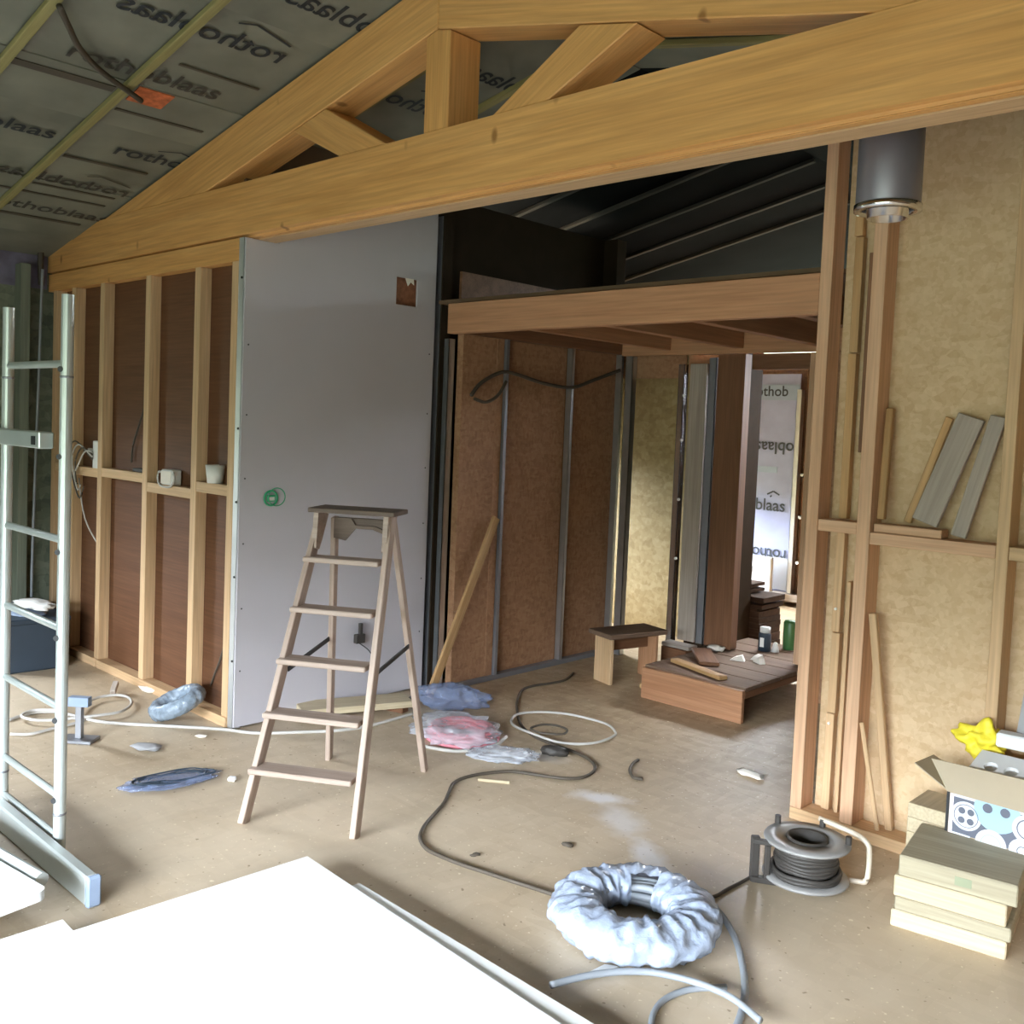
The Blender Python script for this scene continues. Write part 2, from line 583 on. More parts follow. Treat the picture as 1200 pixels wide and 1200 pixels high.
ce = struct('ceiling')
def roof_strip(name, x0, x1, y0, y1, mat, drop=0.0, th=0.006):
    prism(name, [(x0, roof(x0) - drop), (x1, roof(x1) - drop), (x1, roof(x1) - drop + th), (x0, roof(x0) - drop + th)], 1, y0, y1, mat, ce)
xs = [-7.1, -6.35, -5.62, -4.78, -4.42, -3.62, XR]
for i in range(len(xs) - 1):
    roof_strip('membrane_strip', xs[i], xs[i + 1] + (0.06 if i < 5 else 0), -2.8, 3.9, 'membrane', 0.006 * (i % 2))
for x0, x1 in ((XR, -1.7), (-1.7, -0.4), (-0.4, 2.0)):
    roof_strip('membrane_strip', x0, x1, -2.8, 3.9, 'membrane', 0)
roof_strip('shaded_membrane', -7.1, XR, 3.9, 9.0, 'shaded_membrane', 0, 0.02)
roof_strip('shaded_membrane', XR, 2.0, 3.9, 9.0, 'shaded_membrane', 0, 0.02)
# the boarding above keeps the daylight out
prism('roof_boarding', [(-7.1, roof(-7.1) + .02), (XR, roof(XR) + .02), (2.0, roof(2.0) + .02), (2.0, roof(2.0) + .08), (XR, roof(XR) + .08), (-7.1, roof(-7.1) + .08)], 1, -2.8, 9.0, 'deck', ce)
for y in (-1.5, -1.0, -0.5, 0.0, 0.5, 1.0, 1.5, 2.0, 3.0, 3.5):
    beam('batten', (-7.0, y, roof(-7.0) - .020), (XR - .01, y, roof(XR - .01) - .020), 0.042, 0.026, 'batten_wood', ce)
    if y > 0.9:
        beam('batten', (XR + .01, y, roof(XR + .01) - .020), (1.9, y, roof(1.9) - .020), 0.042, 0.026, 'batten_wood', ce)
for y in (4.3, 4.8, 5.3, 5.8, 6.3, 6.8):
    beam('batten', (-7.0, y, roof(-7.0) - .014), (XR - .01, y, roof(XR - .01) - .014), 0.036, 0.024, 'shaded_batten', ce)
TX, TU = Vector((0, 1, 0)), Vector((1, 0, SL)).normalized()
TN = TX.cross(TU)
def roof_text(x, y, word, size, mat, mirror=False, icon=True):
    X = TX.copy()
    M = Matrix((X, TU, TN)).transposed().to_4x4()
    M.translation = Vector((x, y, roof(x) - 0.010))
    if mirror:
        M = M @ Matrix.Scale(-1, 4, (1, 0, 0))
    text_mesh('printed_lettering', word, size, mat, ce, M)
    if icon:
        q = size
        strokes('printed_roof_mark', [(1.15 * q, 0.86 * q, 1.8 * q, 1.12 * q), (1.8 * q, 1.12 * q, 2.5 * q, 0.86 * q)] if not mirror else
                [(0.2 * q, 0.84 * q, 1.35 * q, 1.2 * q), (1.35 * q, 1.2 * q, 1.75 * q, 1.02 * q)], 0.07 * q, mat, ce, M)
WORD = 'rothoblaas'
for k in (-2, -1, 0, 1):
    roof_text(-3.85, 2.45 + 1.0 * k, WORD, 0.176, 'print_ink', True)
    roof_text(-4.29, 1.68 + 1.0 * k, WORD, 0.165, 'pale_ink', False, False)
    roof_text(-5.06, 2.23 + 1.0 * k, WORD, 0.165, 'print_ink', False)
    roof_text(-5.56, 2.54 + 1.0 * k, WORD, 0.165, 'pale_ink', True)
    roof_text(-3.44, 2.95 + 1.0 * k, WORD, 0.176, 'print_ink', True)
    roof_text(-5.98, 1.90 + 1.0 * k, WORD, 0.165, 'pale_ink', False, False)
for x, y0, y1, w in ((-4.47, 1.53, 1.97, 0.05), (-4.62, 2.05, 2.5, 0.02), (-5.22, 2.05, 2.5, 0.022), (-5.62, 2.05, 2.5, 0.02), (-4.1, 2.1, 2.5, 0.014), (-5.75, 1.6, 2.5, 0.02), (-6.1, 1.6, 2.5, 0.03)):
    prism('tape_strip', [(x, roof(x) - .012), (x + w, roof(x + w) - .012), (x + w, roof(x + w) - .009), (x, roof(x) - .009)], 1, y0, y1, 'lap_dark', ce)
prism('red_tape', [(-4.50, roof(-4.50) - .013), (-4.36, roof(-4.36) - .013), (-4.36, roof(-4.36) - .009), (-4.50, roof(-4.50) - .009)], 1, 2.05, 2.22, 'red_tape', ce)

# ---- outer walls out of view
wo = struct('wall_south')
panel('panel', (-7.1, -2.8, 0), (-3.4, -2.65, roof(-3.4)), 'outer_wall', wo)
panel('panel', (1.6, -2.8, 0), (2.0, -2.65, roof(1.6)), 'outer_wall', wo)
prism('gable_panel', [(-3.4, 2.04), (1.6, 2.04), (1.6, roof(1.6)), (XR, ROOF0), (-3.4, roof(-3.4))], 1, -2.8, -2.65, 'outer_wall', wo)
ww = struct('wall_west')
panel('panel', (-6.95, 1.55, 0), (-6.75, 2.75, roof(-6.75)), 'osb_green', ww)
panel('panel', (-6.95, 1.08, 0), (-6.75, 1.55, 0.85), 'osb_green', ww)
panel('panel', (-6.95, -2.8, 0), (-6.75, 1.08, roof(-6.75)), 'osb_green', ww)
panel('panel', (-6.95, 1.08, 1.85), (-6.75, 1.55, roof(-6.75)), 'osb_green', ww)
slab('stud', (-6.75, 2.36, 0.0), (-6.64, 2.42, 2.52), 'green_stud', ww)
slab('stud', (-6.75, 1.76, 0.0), (-6.64, 1.82, 2.52), 'green_stud', ww)
prism('purple_sheet', [(1.6, 2.38), (2.56, 2.38), (2.56, 2.60), (1.6, 2.60)], 0, -6.747, -6.743, 'purple_sheet', ww)
we = struct('wall_east')
panel('panel', (1.8, -2.8, 0), (2.0, 9.0, roof(1.8)), 'outer_wall', we)

# ---- left stud wall under the tie beam
wn_ = struct('wall_north')
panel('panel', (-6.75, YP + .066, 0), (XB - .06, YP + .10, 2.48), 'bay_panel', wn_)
prism('gable_panel', [(-6.95, 2.48), (XB - .06, 2.48), (XB - .06, roof(XB)), (-6.95, roof(-6.95))], 1, YP + .175, YP + .21, 'outer_wall', wn_)
ST = [-6.62, -6.325, -5.904, -5.306, -4.749, -4.378]
for x in ST:
    slab('stud', (x - .029, YP, 0.05), (x + .029, YP + .065, 2.365), 'spruce', wn_)
slab('top_plate', (-6.74, YP + .001, 2.365), (XB - .062, YP + .065, 2.478), 'truss_wood', wn_)
for a, b in ((-5.88, -4.80), (-4.79, -4.35), (-6.74, -5.9)):
    slab('bottom_plate', (a, YP - .01, 0.0), (b, YP + .065, 0.05), 'spruce', wn_)
for (a, b, z) in ((-6.30, -5.933, 1.175), (-5.875, -5.335, 1.185), (-5.277, -4.778, 1.138), (-4.72, -4.407, 1.182), (-6.59, -6.354, 1.18)):
    slab('nogging', (a, YP + .002, z), (b, YP + .065, z + .055), 'spruce', wn_)

# ---- partition going back from the tie beam, faced with plasterboard
wp = struct('wall_west_partition')
bm = bmesh.new()
ys = [YP + .003, 2.762, 3.535, 3.692, 3.832]
zs = [0.012, 2.262, 2.418, 2.474, 2.60, 2.822]
def cell(i, j):
    return not (i == 2 and j == 1) and not (i == 0 and j >= 3)
G = {}
def gv(i, j, s):
    k = (i, j, s)
    if k not in G:
        G[k] = bm.verts.new((XB - 0.0125 * s, ys[i], zs[j]))
    return G[k]
for i in range(4):
    for j in range(5):
        if not cell(i, j):
            continue
        for s in (0, 1):
            bm.faces.new([gv(i, j, s), gv(i + 1, j, s), gv(i + 1, j + 1, s), gv(i, j + 1, s)])
        for (di, dj, e) in ((-1, 0, ((i, j), (i, j + 1))), (1, 0, ((i + 1, j), (i + 1, j + 1))), (0, -1, ((i, j), (i + 1, j))), (0, 1, ((i, j + 1), (i + 1, j + 1)))):
            a, b = i + di, j + dj
            if not (0 <= a < 4 and 0 <= b < 5 and cell(a, b)):
                (p, q) = e
                bm.faces.new([gv(*p, 0), gv(*q, 0), gv(*q, 1), gv(*p, 1)])
bmesh.ops.recalc_face_normals(bm, faces=bm.faces)
from_bm('plasterboard', bm, 'plasterboard', wp)
panel('backing_board', (-4.335, 3.40, 2.15), (-4.322, 3.80, 2.55), 'brown_hole', wp)
panel('side_board', (-4.47, 2.66, 0), (-4.45, 3.845, 3.075), 'outer_wall', wp)
# torn paper round the cut-out
prism('torn_paper', [(3.60, 2.418), (3.66, 2.418), (3.665, 2.385), (3.64, 2.40), (3.62, 2.375)], 0, XB - .004, XB + .001, 'paper', wp)
def c_stud(name, x0, x1, y0, y1, z0, z1, mat, parent, open_dir):
    """steel C section: web + two flanges; open_dir 0:-x 1:+x 2:-y 3:+y"""
    t = 0.004
    bm = bmesh.new()
    def add(a, b, c, d):
        r = bmesh.ops.create_cube(bm, size=1.0)
        bmesh.ops.scale(bm, vec=(b - a, d - c, z1 - z0), verts=r['verts'])
        bmesh.ops.translate(bm, vec=((a + b) / 2, (c + d) / 2, (z0 + z1) / 2), verts=r['verts'])
    if open_dir in (0, 1):
        w = x1 - t if open_dir == 0 else x0
        add(w, w + t, y0, y1); add(x0, x1, y0, y0 + t); add(x0, x1, y1 - t, y1)
    else:
        w = y1 - t if open_dir == 2 else y0
        add(x0, x1, w, w + t); add(x0, x0 + t, y0, y1); add(x1 - t, x1, y0, y1)
    return from_bm(name, bm, mat, parent)
s0 = c_stud('steel_stud', XB - .06, XB - .0145, YP + .002, YP + .05, 0.0, 2.478, 'stud_steel', wp, 3)
for z in (0.35, 0.78, 1.16, 1.53, 2.28):
    rod('screw', (XB - .026, YP + .003, z), (XB - .026, YP - .003, z), 0.006, 'screw', wp, 8)
for k, z in enumerate((0.3, 0.62, 0.95, 1.28, 1.6, 1.95)):
    rod('screw', (XB - .001, YP + .03, z), (XB + .0015, YP + .03, z), 0.0045, 'screw', wp, 8)
    rod('screw', (XB - .001, 3.80, z + .05), (XB + .0015, 3.80, z + .05), 0.0045, 'screw', wp, 8)
panel('core_board', (XB - .07, 2.77, 0.0), (XB - .056, 3.83, 2.80), 'plasterboard_back', wp)
c_stud('steel_stud', XB - .055, XB - .010, 3.836, 3.885, 0.0, 2.82, 'dark_steel', wp, 1)
c_stud('steel_stud', XB + .02, XB + .06, 3.90, 3.95, 0.0, 2.1, 'steel', wp, 0)
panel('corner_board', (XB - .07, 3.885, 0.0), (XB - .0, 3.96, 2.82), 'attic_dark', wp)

# ---- inner room, left side
wi = struct('wall_west_inner')
XI = -4.20
ysi = [3.96, 4.315, 4.95, 5.50]
for a, b in zip(ysi, ysi[1:]):
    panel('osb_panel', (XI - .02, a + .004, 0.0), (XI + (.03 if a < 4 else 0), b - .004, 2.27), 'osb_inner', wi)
panel('attic_panel', (XI - .02, 3.96, 2.28), (XI, 5.6, 2.50), 'dark_wood', wi)
for y, m in ((4.318, 'stick_wood'), (4.952, 'steel'), (5.49, 'steel')):
    c_stud('steel_stud', XI + .002, XI + .05, y, y + .024, 0.0, 2.2, m if m == 'steel' else 'dark_steel', wi, 3)
slab('wood_stud', (XI + .001, 4.25, 0.02), (XI + .032, 4.314, 2.2), 'osb_inner', wi)
slab('bottom_track', (XI + .001, 3.96, 0.0), (XI + .052, 5.5, 0.03), 'dark_steel', wi)
slab('top_plate', (XI + .002, 3.96, 2.13), (XI + .07, 5.5, 2.27), 'dark_wood', wi)

# ---- inner ceiling: header, joists, deck
header = beam('header_beam', (-4.075, YQ + .03, 2.193), (-1.838, YQ + .03, 2.193), 0.06, 0.168, 'header_wood')
tag(header, 'reddish planed header beam spanning the opening below the dark attic', 'beam')
c2 = struct('ceiling_inner')
panel('deck', (-4.22, YQ + .06, 2.29), (-1.84, YQ + .135, 2.31), 'deck', c2)
panel('deck', (-4.22, YQ + .135, 2.29), (1.8, 5.62, 2.31), 'deck', c2)
for x in (-3.75, -3.2, -2.65, -2.1):
    slab('joist', (x - .03, YQ + .062, 2.15), (x + .03, 5.46, 2.288), 'red_wood', c2)
slab('trimmer', (-4.13, 5.462, 2.12), (-1.0, 5.499, 2.289), 'header_wood', c2)

# ---- back wall of the inner room
wb = struct('wall_back')
c_stud('steel_stud', -4.12, -4.06, 5.50, 5.55, 0.0, 2.12, 'steel', wb, 3)
c_stud('steel_stud', -3.675, -3.63, 5.50, 5.55, 0.0, 2.06, 'bright_steel', wb, 3)
for z in (0.75, 1.15, 1.55, 1.85):
    rod('screw', (-3.622, 5.499, z), (-3.622, 5.488, z), 0.010, 'white_screw', wb, 8)
slab('grey_board', (-3.585, 5.50, 0.205), (-3.455, 5.52, 2.06), 'grey_wood', wb)
c_stud('steel_stud', -3.44, -3.385, 5.50, 5.55, 0.205, 2.1, 'dark_steel', wb, 3)
slab('post', (-3.375, 5.50, 0.205), (-3.175, 5.58, 2.119), 'dark_wood', wb)
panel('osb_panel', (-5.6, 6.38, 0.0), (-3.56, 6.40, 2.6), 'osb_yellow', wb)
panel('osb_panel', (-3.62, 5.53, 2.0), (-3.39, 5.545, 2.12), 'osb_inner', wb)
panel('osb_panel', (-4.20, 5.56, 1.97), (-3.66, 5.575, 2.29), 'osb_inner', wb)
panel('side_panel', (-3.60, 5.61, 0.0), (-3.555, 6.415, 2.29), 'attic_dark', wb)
slab('jamb', (-2.735, 5.50, 0.205), (-2.655, 5.60, 2.119), 'pink_spruce', wb)
slab('lintel', (-3.13, 5.505, 2.02), (-2.74, 5.58, 2.119), 'dark_wood', wb)
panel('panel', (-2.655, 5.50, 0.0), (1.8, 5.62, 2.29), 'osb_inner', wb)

# ---- far room
wf = struct('wall_far')
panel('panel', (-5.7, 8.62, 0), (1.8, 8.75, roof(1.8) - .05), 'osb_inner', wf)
SX0, SX1 = -4.90, -4.31
panel('membrane_sheet', (SX0, 8.50, 0.12), (SX1, 8.512, 2.20), 'sheet', wf)
slab('sill', (SX0 + .1, 8.40, 0.05), (-4.0, 8.60, 0.115), 'grey_wood', wf)
c_stud('steel_stud', SX1 + .002, SX1 + .05, 8.44, 8.50, 0.12, 2.05, 'steel', wf, 3)
slab('wood_stud', (-5.12, 8.42, 0.0), (SX0 - .01, 8.60, 2.3), 'dark_wood', wf)
slab('wood_stud', (-4.19, 8.44, 0.1), (-4.02, 8.60, 2.3), 'pink_spruce', wf)
slab('wood_stud', (-4.25, 8.52, 0.1), (-4.20, 8.60, 2.3), 'dark_wood', wf)
panel('dark_fold', (SX0, 8.492, 1.95), (SX1, 8.499, 2.10), 'blue_plastic', wf)
panel('taped_patch', (-4.62, 8.494, 0.13), (SX1 - .02, 8.499, 0.44), 'grey_foam', wf)
panel('sheet_lap', (-4.86, 8.495, 1.25), (-4.50, 8.4995, 1.31), 'blue_plastic', wf)
for z in (0.42, 0.85, 1.25):
    rod('screw', (-4.215, 8.47, z), (-4.215, 8.44, z), 0.016, 'white_screw', wf, 8)
def sheet_text(word, x, z, size, turned, icon=False):
    M = Matrix(((1, 0, 0), (0, 0, -1), (0, 1, 0))).to_4x4()
    M.translation = Vector((x, 8.490, z))
    if turned:
        M = M @ Matrix.Rotation(math.pi, 4, 'Z')
    text_mesh('printed_lettering', word, size, 'print_ink', wf, M)
    if icon:
        q = size
        strokes('printed_roof_mark', [(1.3 * q, 0.95 * q, 1.7 * q, 1.15 * q), (1.7 * q, 1.15 * q, 2.1 * q, 0.95 * q), (1.5 * q, .8 * q, 1.6 * q, .9 * q)], 0.09 * q, 'print_ink', wf, M)
sheet_text('oblaas', -4.335, 1.545, 0.163, True)
sheet_text('oblaas', -4.80, 0.885, 0.163, False, True)
sheet_text('rothob', -4.35, 0.515, 0.160, True)
sheet_text('rothob', -4.82, 1.99, 0.14, False)
wfl = struct('wall_west_far')
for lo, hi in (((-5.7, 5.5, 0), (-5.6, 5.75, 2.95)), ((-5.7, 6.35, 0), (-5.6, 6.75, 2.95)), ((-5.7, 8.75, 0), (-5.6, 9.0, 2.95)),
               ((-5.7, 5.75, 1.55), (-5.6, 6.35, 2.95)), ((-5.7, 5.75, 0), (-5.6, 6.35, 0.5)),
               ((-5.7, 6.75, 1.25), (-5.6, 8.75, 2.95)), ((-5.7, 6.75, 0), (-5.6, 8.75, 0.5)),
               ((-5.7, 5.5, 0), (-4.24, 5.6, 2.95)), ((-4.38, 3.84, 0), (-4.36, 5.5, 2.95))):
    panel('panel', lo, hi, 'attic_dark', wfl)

# ---- right stud wall
wr = struct('wall_north_right')
panel('osb_panel', (-1.78, YQ + .112, 0), (-0.42, YQ + .13, roof(-0.42) - .03), 'osb_right', wr)
panel('osb_panel', (-0.418, YQ + .112, 0), (1.8, YQ + .13, roof(1.8) - .03), 'osb_right', wr)
def rstud(x0, x1, y0, y1, z0, z1, mat='pink_spruce'):
    slab('stud', (x0, y0, z0), (x1, y1, z1), mat, wr)
rstud(-1.838, -1.788, YQ, YQ + .108, 0.05, 2.98)
rstud(-1.622, -1.568, YQ, YQ + .11, 0.05, 2.98)
rstud(-1.100, -1.058, YQ, YQ + .108, 0.05, 2.9, 'spruce')
rstud(-0.56, -0.51, YQ, YQ + .108, 0.05, 2.8, 'spruce')
rstud(-0.01, 0.04, YQ, YQ + .108, 0.05, 2.7, 'spruce')
slab('bottom_plate', (-1.838, YQ - .002, 0.0), (1.7, YQ + .108, 0.049), 'spruce', wr)
for z0, z1, dx in ((0.055, 0.46, 0), (0.464, 0.80, .004), (0.804, 1.22, .0), (1.275, 1.95, .003), (1.955, 2.42, 0.006), (2.425, 2.95, .0)):
    slab('batten', (-1.735 + dx, YQ + .07, z0), (-1.70 + dx, YQ + .105, z1), 'stick_wood' if z0 > 1.2 else 'spruce', wr)
slab('batten', (-1.672, YQ + .055, 0.06), (-1.655, YQ + .105, 1.02), 'spruce', wr)
slab('batten', (-1.66, YQ + .055, 1.55), (-1.645, YQ + .105, 2.35), 'dark_wood', wr)
slab('nogging', (-1.787, YQ + .004, 1.222), (-1.623, YQ + .10, 1.27), 'pink_spruce', wr)
slab('nogging', (-1.567, YQ + .001, 1.190), (-1.101, YQ + .105, 1.238), 'pink_spruce', wr)
slab('nogging', (-1.057, YQ + .004, 1.19), (-0.561, YQ + .10, 1.238), 'spruce', wr)
for z in (0.42, 0.9):
    rod('screw', (-1.718, YQ + .072, z), (-1.718, YQ + .062, z), 0.006, 'white_screw', wr, 8)

# ================================================================== ROOF TRUSS
rt = thing('roof_truss', (-2.9, YP, 2.48), 0, 'orange-brown timber roof truss with king post and struts crossing the room', 'roof truss')
def tl(p):
    return (p[0] + 2.9, p[1], p[2] - 2.48)
TD = 0.175
# tie beam with bevelled lower arris
prof = [(0.0, 0.012), (0.0, 0.268), (TD, 0.268), (TD, 0.0), (0.035, 0.0), (0.028, 0.008), (0.006, 0.010)]
bm = bmesh.new()
A = [bm.verts.new((-2.35, y - TD / 2, z - .134)) for y, z in prof]
B = [bm.verts.new((2.35, y - TD / 2, z - .134)) for y, z in prof]
bm.faces.new(A); bm.faces.new(B[::-1])
for i in range(len(prof)):
    j = (i + 1) % len(prof)
    bm.faces.new((A[i], B[i], B[j], A[j]))
bmesh.ops.recalc_face_normals(bm, faces=bm.faces)
for v in bm.verts:
    v.co.x *= 4.6 / 2.35 / 1.0
from_bm('tie_beam', bm, 'truss_wood', rt, Matrix.Translation((0.75, TD / 2, 0.134)))
def member(name, poly, y0=0.003, y1=TD - .004):
    """a member cut to a polygon in x,z (world) - built along its length so the grain follows"""
    a, b = Vector(poly[0]), Vector(poly[1])
    d = (b - a).normalized()
    c = sum((Vector(p) for p in poly), Vector((0, 0))) / len(poly)
    n = Vector((-d.y, d.x))
    loc = [((Vector(p) - c).dot(d), (Vector(p) - c).dot(n)) for p in poly]
    M = Matrix(((d.x, 0, n.x), (0, 1, 0), (d.y, 0, n.y))).to_4x4()
    # basis: local x -> d, local y -> +Y, local z -> n
    M.translation = Vector((c.x + 2.9, 0, c.y - 2.48))
    bm = bmesh.new()
    A = [bm.verts.new((p[0], y0, p[1])) for p in loc]
    B = [bm.verts.new((p[0], y1, p[1])) for p in loc]
    k = len(loc)
    bm.faces.new(A); bm.faces.new(B[::-1])
    for i in range(k):
        bm.faces.new((A[i], B[i], B[(i + 1) % k], A[(i + 1) % k]))
    bmesh.ops.recalc_face_normals(bm, faces=bm.faces)
    bmesh.ops.bevel(bm, geom=list(bm.edges), offset=0.004, segments=1, affect='EDGES')
    from_bm(name, bm, 'truss_wood', rt, M)
slab('soffit_strip', (-1.40, 0.075, -0.007), (4.6, TD - .002, -0.0005), 'spruce', rt, .001)
slab('soffit_strip', (-1.30, 0.036, -0.004), (4.6, 0.068, -0.0005), 'truss_wood', rt, .001)
def rb(x):
    return 3.145 - 0.222 * abs(x - XR)
TB = 2.749
member('rafter', [(XR - (3.145 - TB) / .222, TB), (XR, rb(XR)), (XR, ROOF0 - .018), (-6.7, roof(-6.7) - .018), (-6.7, TB - .15)][0:5] if False else
       [(XR - (3.145 - TB) / .222, TB), (XR - .001, rb(XR)), (XR - .001, ROOF0 - .018), (XR - (ROOF0 - .018 - TB) / SL, TB)])
member('rafter', [(XR + .001, rb(XR)), (XR + (3.145 - TB) / .222, TB), (XR + (ROOF0 - .018 - TB) / SL, TB), (XR + .001, ROOF0 - .018)])
member('king_post', [(-2.985, TB), (-2.985, rb(-2.985) - .004), (XR, rb(XR) - .002), (-2.845, rb(-2.845) - .004), (-2.845, TB)])
member('strut', [(-2.60, TB), (-2.19, rb(-2.19) - .004), (-1.945, rb(-1.945) - .004), (-2.33, TB)])
member('strut', [(-3.655, rb(-3.655) - .004), (-3.215, TB), (-3.54, TB), (-3.905, rb(-3.905) - .004)])

# ================================================================== FLUE PIPE
fp = thing('flue_pipe', (-1.347, 3.2, 2.35), 0, 'dark grey steel flue pipe hanging below the beam at the right stud wall', 'flue pipe')
lathe('outer_pipe', [(0.100, 0.03), (0.103, 0.04), (0.103, 0.64), (0.09, 0.64), (0.09, 0.03), (0.100, 0.03)], 'flue_steel', fp)
lathe('end_ring', [(0.108, 0.012), (0.108, 0.032), (0.085, 0.034), (0.085, 0.01), (0.108, 0.012)], 'bright_steel', fp)
lathe('inner_pipe', [(0.066, -0.012), (0.066, 0.4), (0.060, 0.4), (0.060, -0.012), (0.066, -0.012)], 'bright_steel', fp)

# ================================================================== STEPLADDER
sl = thing('stepladder', (-3.057, 2.119, 0), R_(31.0), 'old wooden stepladder with five treads standing open before the plasterboard', 'stepladder')
H, VT = 1.195, 0.52
def stile_u(z):
    return 0.232 + (0.160 - 0.232) * z / H
for s in (-1, 1):
    beam('stile', (s * stile_u(0), 0.0 + .01, 0.0), (s * stile_u(H), VT, H), 0.024, 0.062, 'ladder_wood', sl, (0, -1, .42))
    beam('rear_leg', (s * 0.235 + .03, 0.79, 0.0), (s * 0.135, VT + .085, H - .03), 0.024, 0.042, 'ladder_wood', sl, (0, 1, .2))
for k in range(1, 6):
    z = 0.2 * k
    v = VT * z / H
    u = stile_u(z)
    t = slab('tread', (-u - .012, v - .055, z - .011), (u + .012 - .03, v + .045, z + .011), 'ladder_wood', sl, .004)
slab('top_board', (-0.195, VT - .075, H), (0.195, VT + .11, H + .02), 'ladder_dark', sl, .003)
for s in (-1, 1):   # shaped brackets under the top
    prism('top_bracket', [(VT - .07, H), (VT + .05, H), (VT - .02, H - .12), (VT - .05, H - .16), (VT - .085, H - .15)], 0, s * .158 - .011, s * .158 + .011, 'ladder_wood', sl)
slab('rear_cross_bar', (-0.135, VT + .075, H - .075), (0.135, VT + .098, H - .03), 'ladder_dark', sl)
prism('hinge_plate', [(-0.13, H - .03), (-0.05, H - .03), (-0.03, H - .06), (0.06, H - .06), (0.13, H - .085), (0.13, H - .10), (0.05, H - .075), (-0.03, H - .075), (-0.075, H - .13), (-0.13, H - .12)], 1, VT + .062, VT + .074, 'ladder_dark', sl)
for s in (-1, 1):
    zf, zr = 0.555, 0.60
    rear_v = 0.79 + (VT + .085 - .79) * zr / (H - .03)
    beam('stay', (s * (stile_u(zf) - .016), VT * zf / H + .03, zf), (s * 0.19 + .015, rear_v - .01, zr), 0.006, 0.022, 'black', sl)

# ================================================================== SCAFFOLD FRAME
sf = thing('scaffold', (-3.66, 1.36, 0), 0, 'silver aluminium scaffold ladder frame standing at the left edge', 'scaffold')
XL, XRr = -0.285, 0.262
right_upright = None
for x, zt in ((XRr, 1.985), (XL, 1.97)):
    up_ = rod('upright', (x, 0, 0.0), (x, 0, zt), 0.0205, 'alloy', sf, 16)
    for z in (0.17, 1.70):
        under(lathe('joint_ring', [(0.0212, z), (0.0225, z + .002), (0.0225, z + .006), (0.0212, z + .008)], 'dark_steel', sf, 16, Matrix.Translation((x, 0, 0))), up_)
    if x > 0:
        right_upright = up_
for z in (0.235, 0.55, 0.83, 1.14, 1.75, 0.085):
    rod('rung', (XL + .02, 0, z), (XRr - .02, 0, z), 0.0135, 'alloy', sf, 12)
for z in (0.225, 0.51, 0.80, 1.10, 1.43, 1.73):
    under(rod('rung_plug', (XRr, -0.0195, z), (XRr + .004, -0.024, z), 0.010, 'black', sf, 10), right_upright)
ld = thing('scaffold_ledger', (-3.66, 1.31, 1.455), 0, 'square grey metal bar fixed across the scaffold frame at chest height', 'bar')
slab('bar', (-0.55, -0.025, 0.0), (0.225, 0.025, 0.058), 'alloy', ld, .004)
slab('end_socket', (0.165, -0.029, 0.012), (0.195, -0.0255, 0.042), 'black', ld, 0)
tb = thing('base_channel', (-3.30, 1.315, 0), 0, 'low grey metal channel lying on the floor along the scaffold foot', 'metal channel')
slab('channel', (-0.55, -0.02, 0.0), (0.275, 0.02, 0.098), 'alloy', tb, .006)
slab('end_cap', (0.276, -0.024, 0.0), (0.30, 0.024, 0.102), 'blue_plastic', tb, .008)

# ================================================================== BIG BOARDS IN THE FOREGROUND
def board(loc, rz, L, Wd, th, mat='white_board', edge='board_edge'):
    o = from_bm('plasterboard_sheet', box_bm(L, Wd, th, 0.0015), mat, None, Matrix.Translation(loc) @ Matrix.Rotation(rz, 4, 'Z') @ Matrix.Translation((L / 2, -Wd / 2, th / 2)))
    return o
GB = 'stack of white plasterboard sheets in the foreground'
o = board((-2.728, 1.938, 0.0625), R_(-3.2), 2.5, 1.2, 0.0125)
tag(o, 'large white plasterboard sheet lying on top of the foreground pile', 'plasterboard')
o = board((-2.474, 1.969, 0.0495), R_(-1.2), 2.5, 1.2, 0.0125)
tag(o, 'second white plasterboard sheet, its far edge showing beside the top sheet', 'plasterboard')
z = 0.1035
o = board((-2.904, 1.177, 0.0365), R_(-2.0), 2.5, 0.9, 0.0125)
tag(o, 'white sheet sticking out under the left end of the foreground pile', 'plasterboard')
o = board((-2.69, 1.865, 0.0), R_(-2.5), 2.4, 1.1, 0.036, 'board_edge')
tag(o, 'thick block of stacked sheets carrying the foreground plasterboard, mostly hidden', 'plasterboard')
lp = thing('laminate_sheet', (-2.96, 1.155, 0.0), R_(8), 'white laminate sheet with one rounded corner and grey edge tube at far left', 'sheet')
c = []
for a in range(0, 91, 15):
    c.append((-0.03 + 0.03 * math.sin(R_(a)), -0.03 + 0.03 * math.cos(R_(a))))
prism('panel', c + [(0.0, -0.9), (-1.4, -0.9), (-1.4, 0.0)], 2, 0.10, 0.13, 'white_board', lp)
rod('edge_tube', (-1.4, 0.035, 0.115), (-0.10, 0.035, 0.115), 0.022, 'alloy', lp)
for x in (-1.2, -0.3):
    slab('foot', (x - .03, -0.8, 0.0), (x + .03, -0.1, 0.099), 'grey_wood', lp)

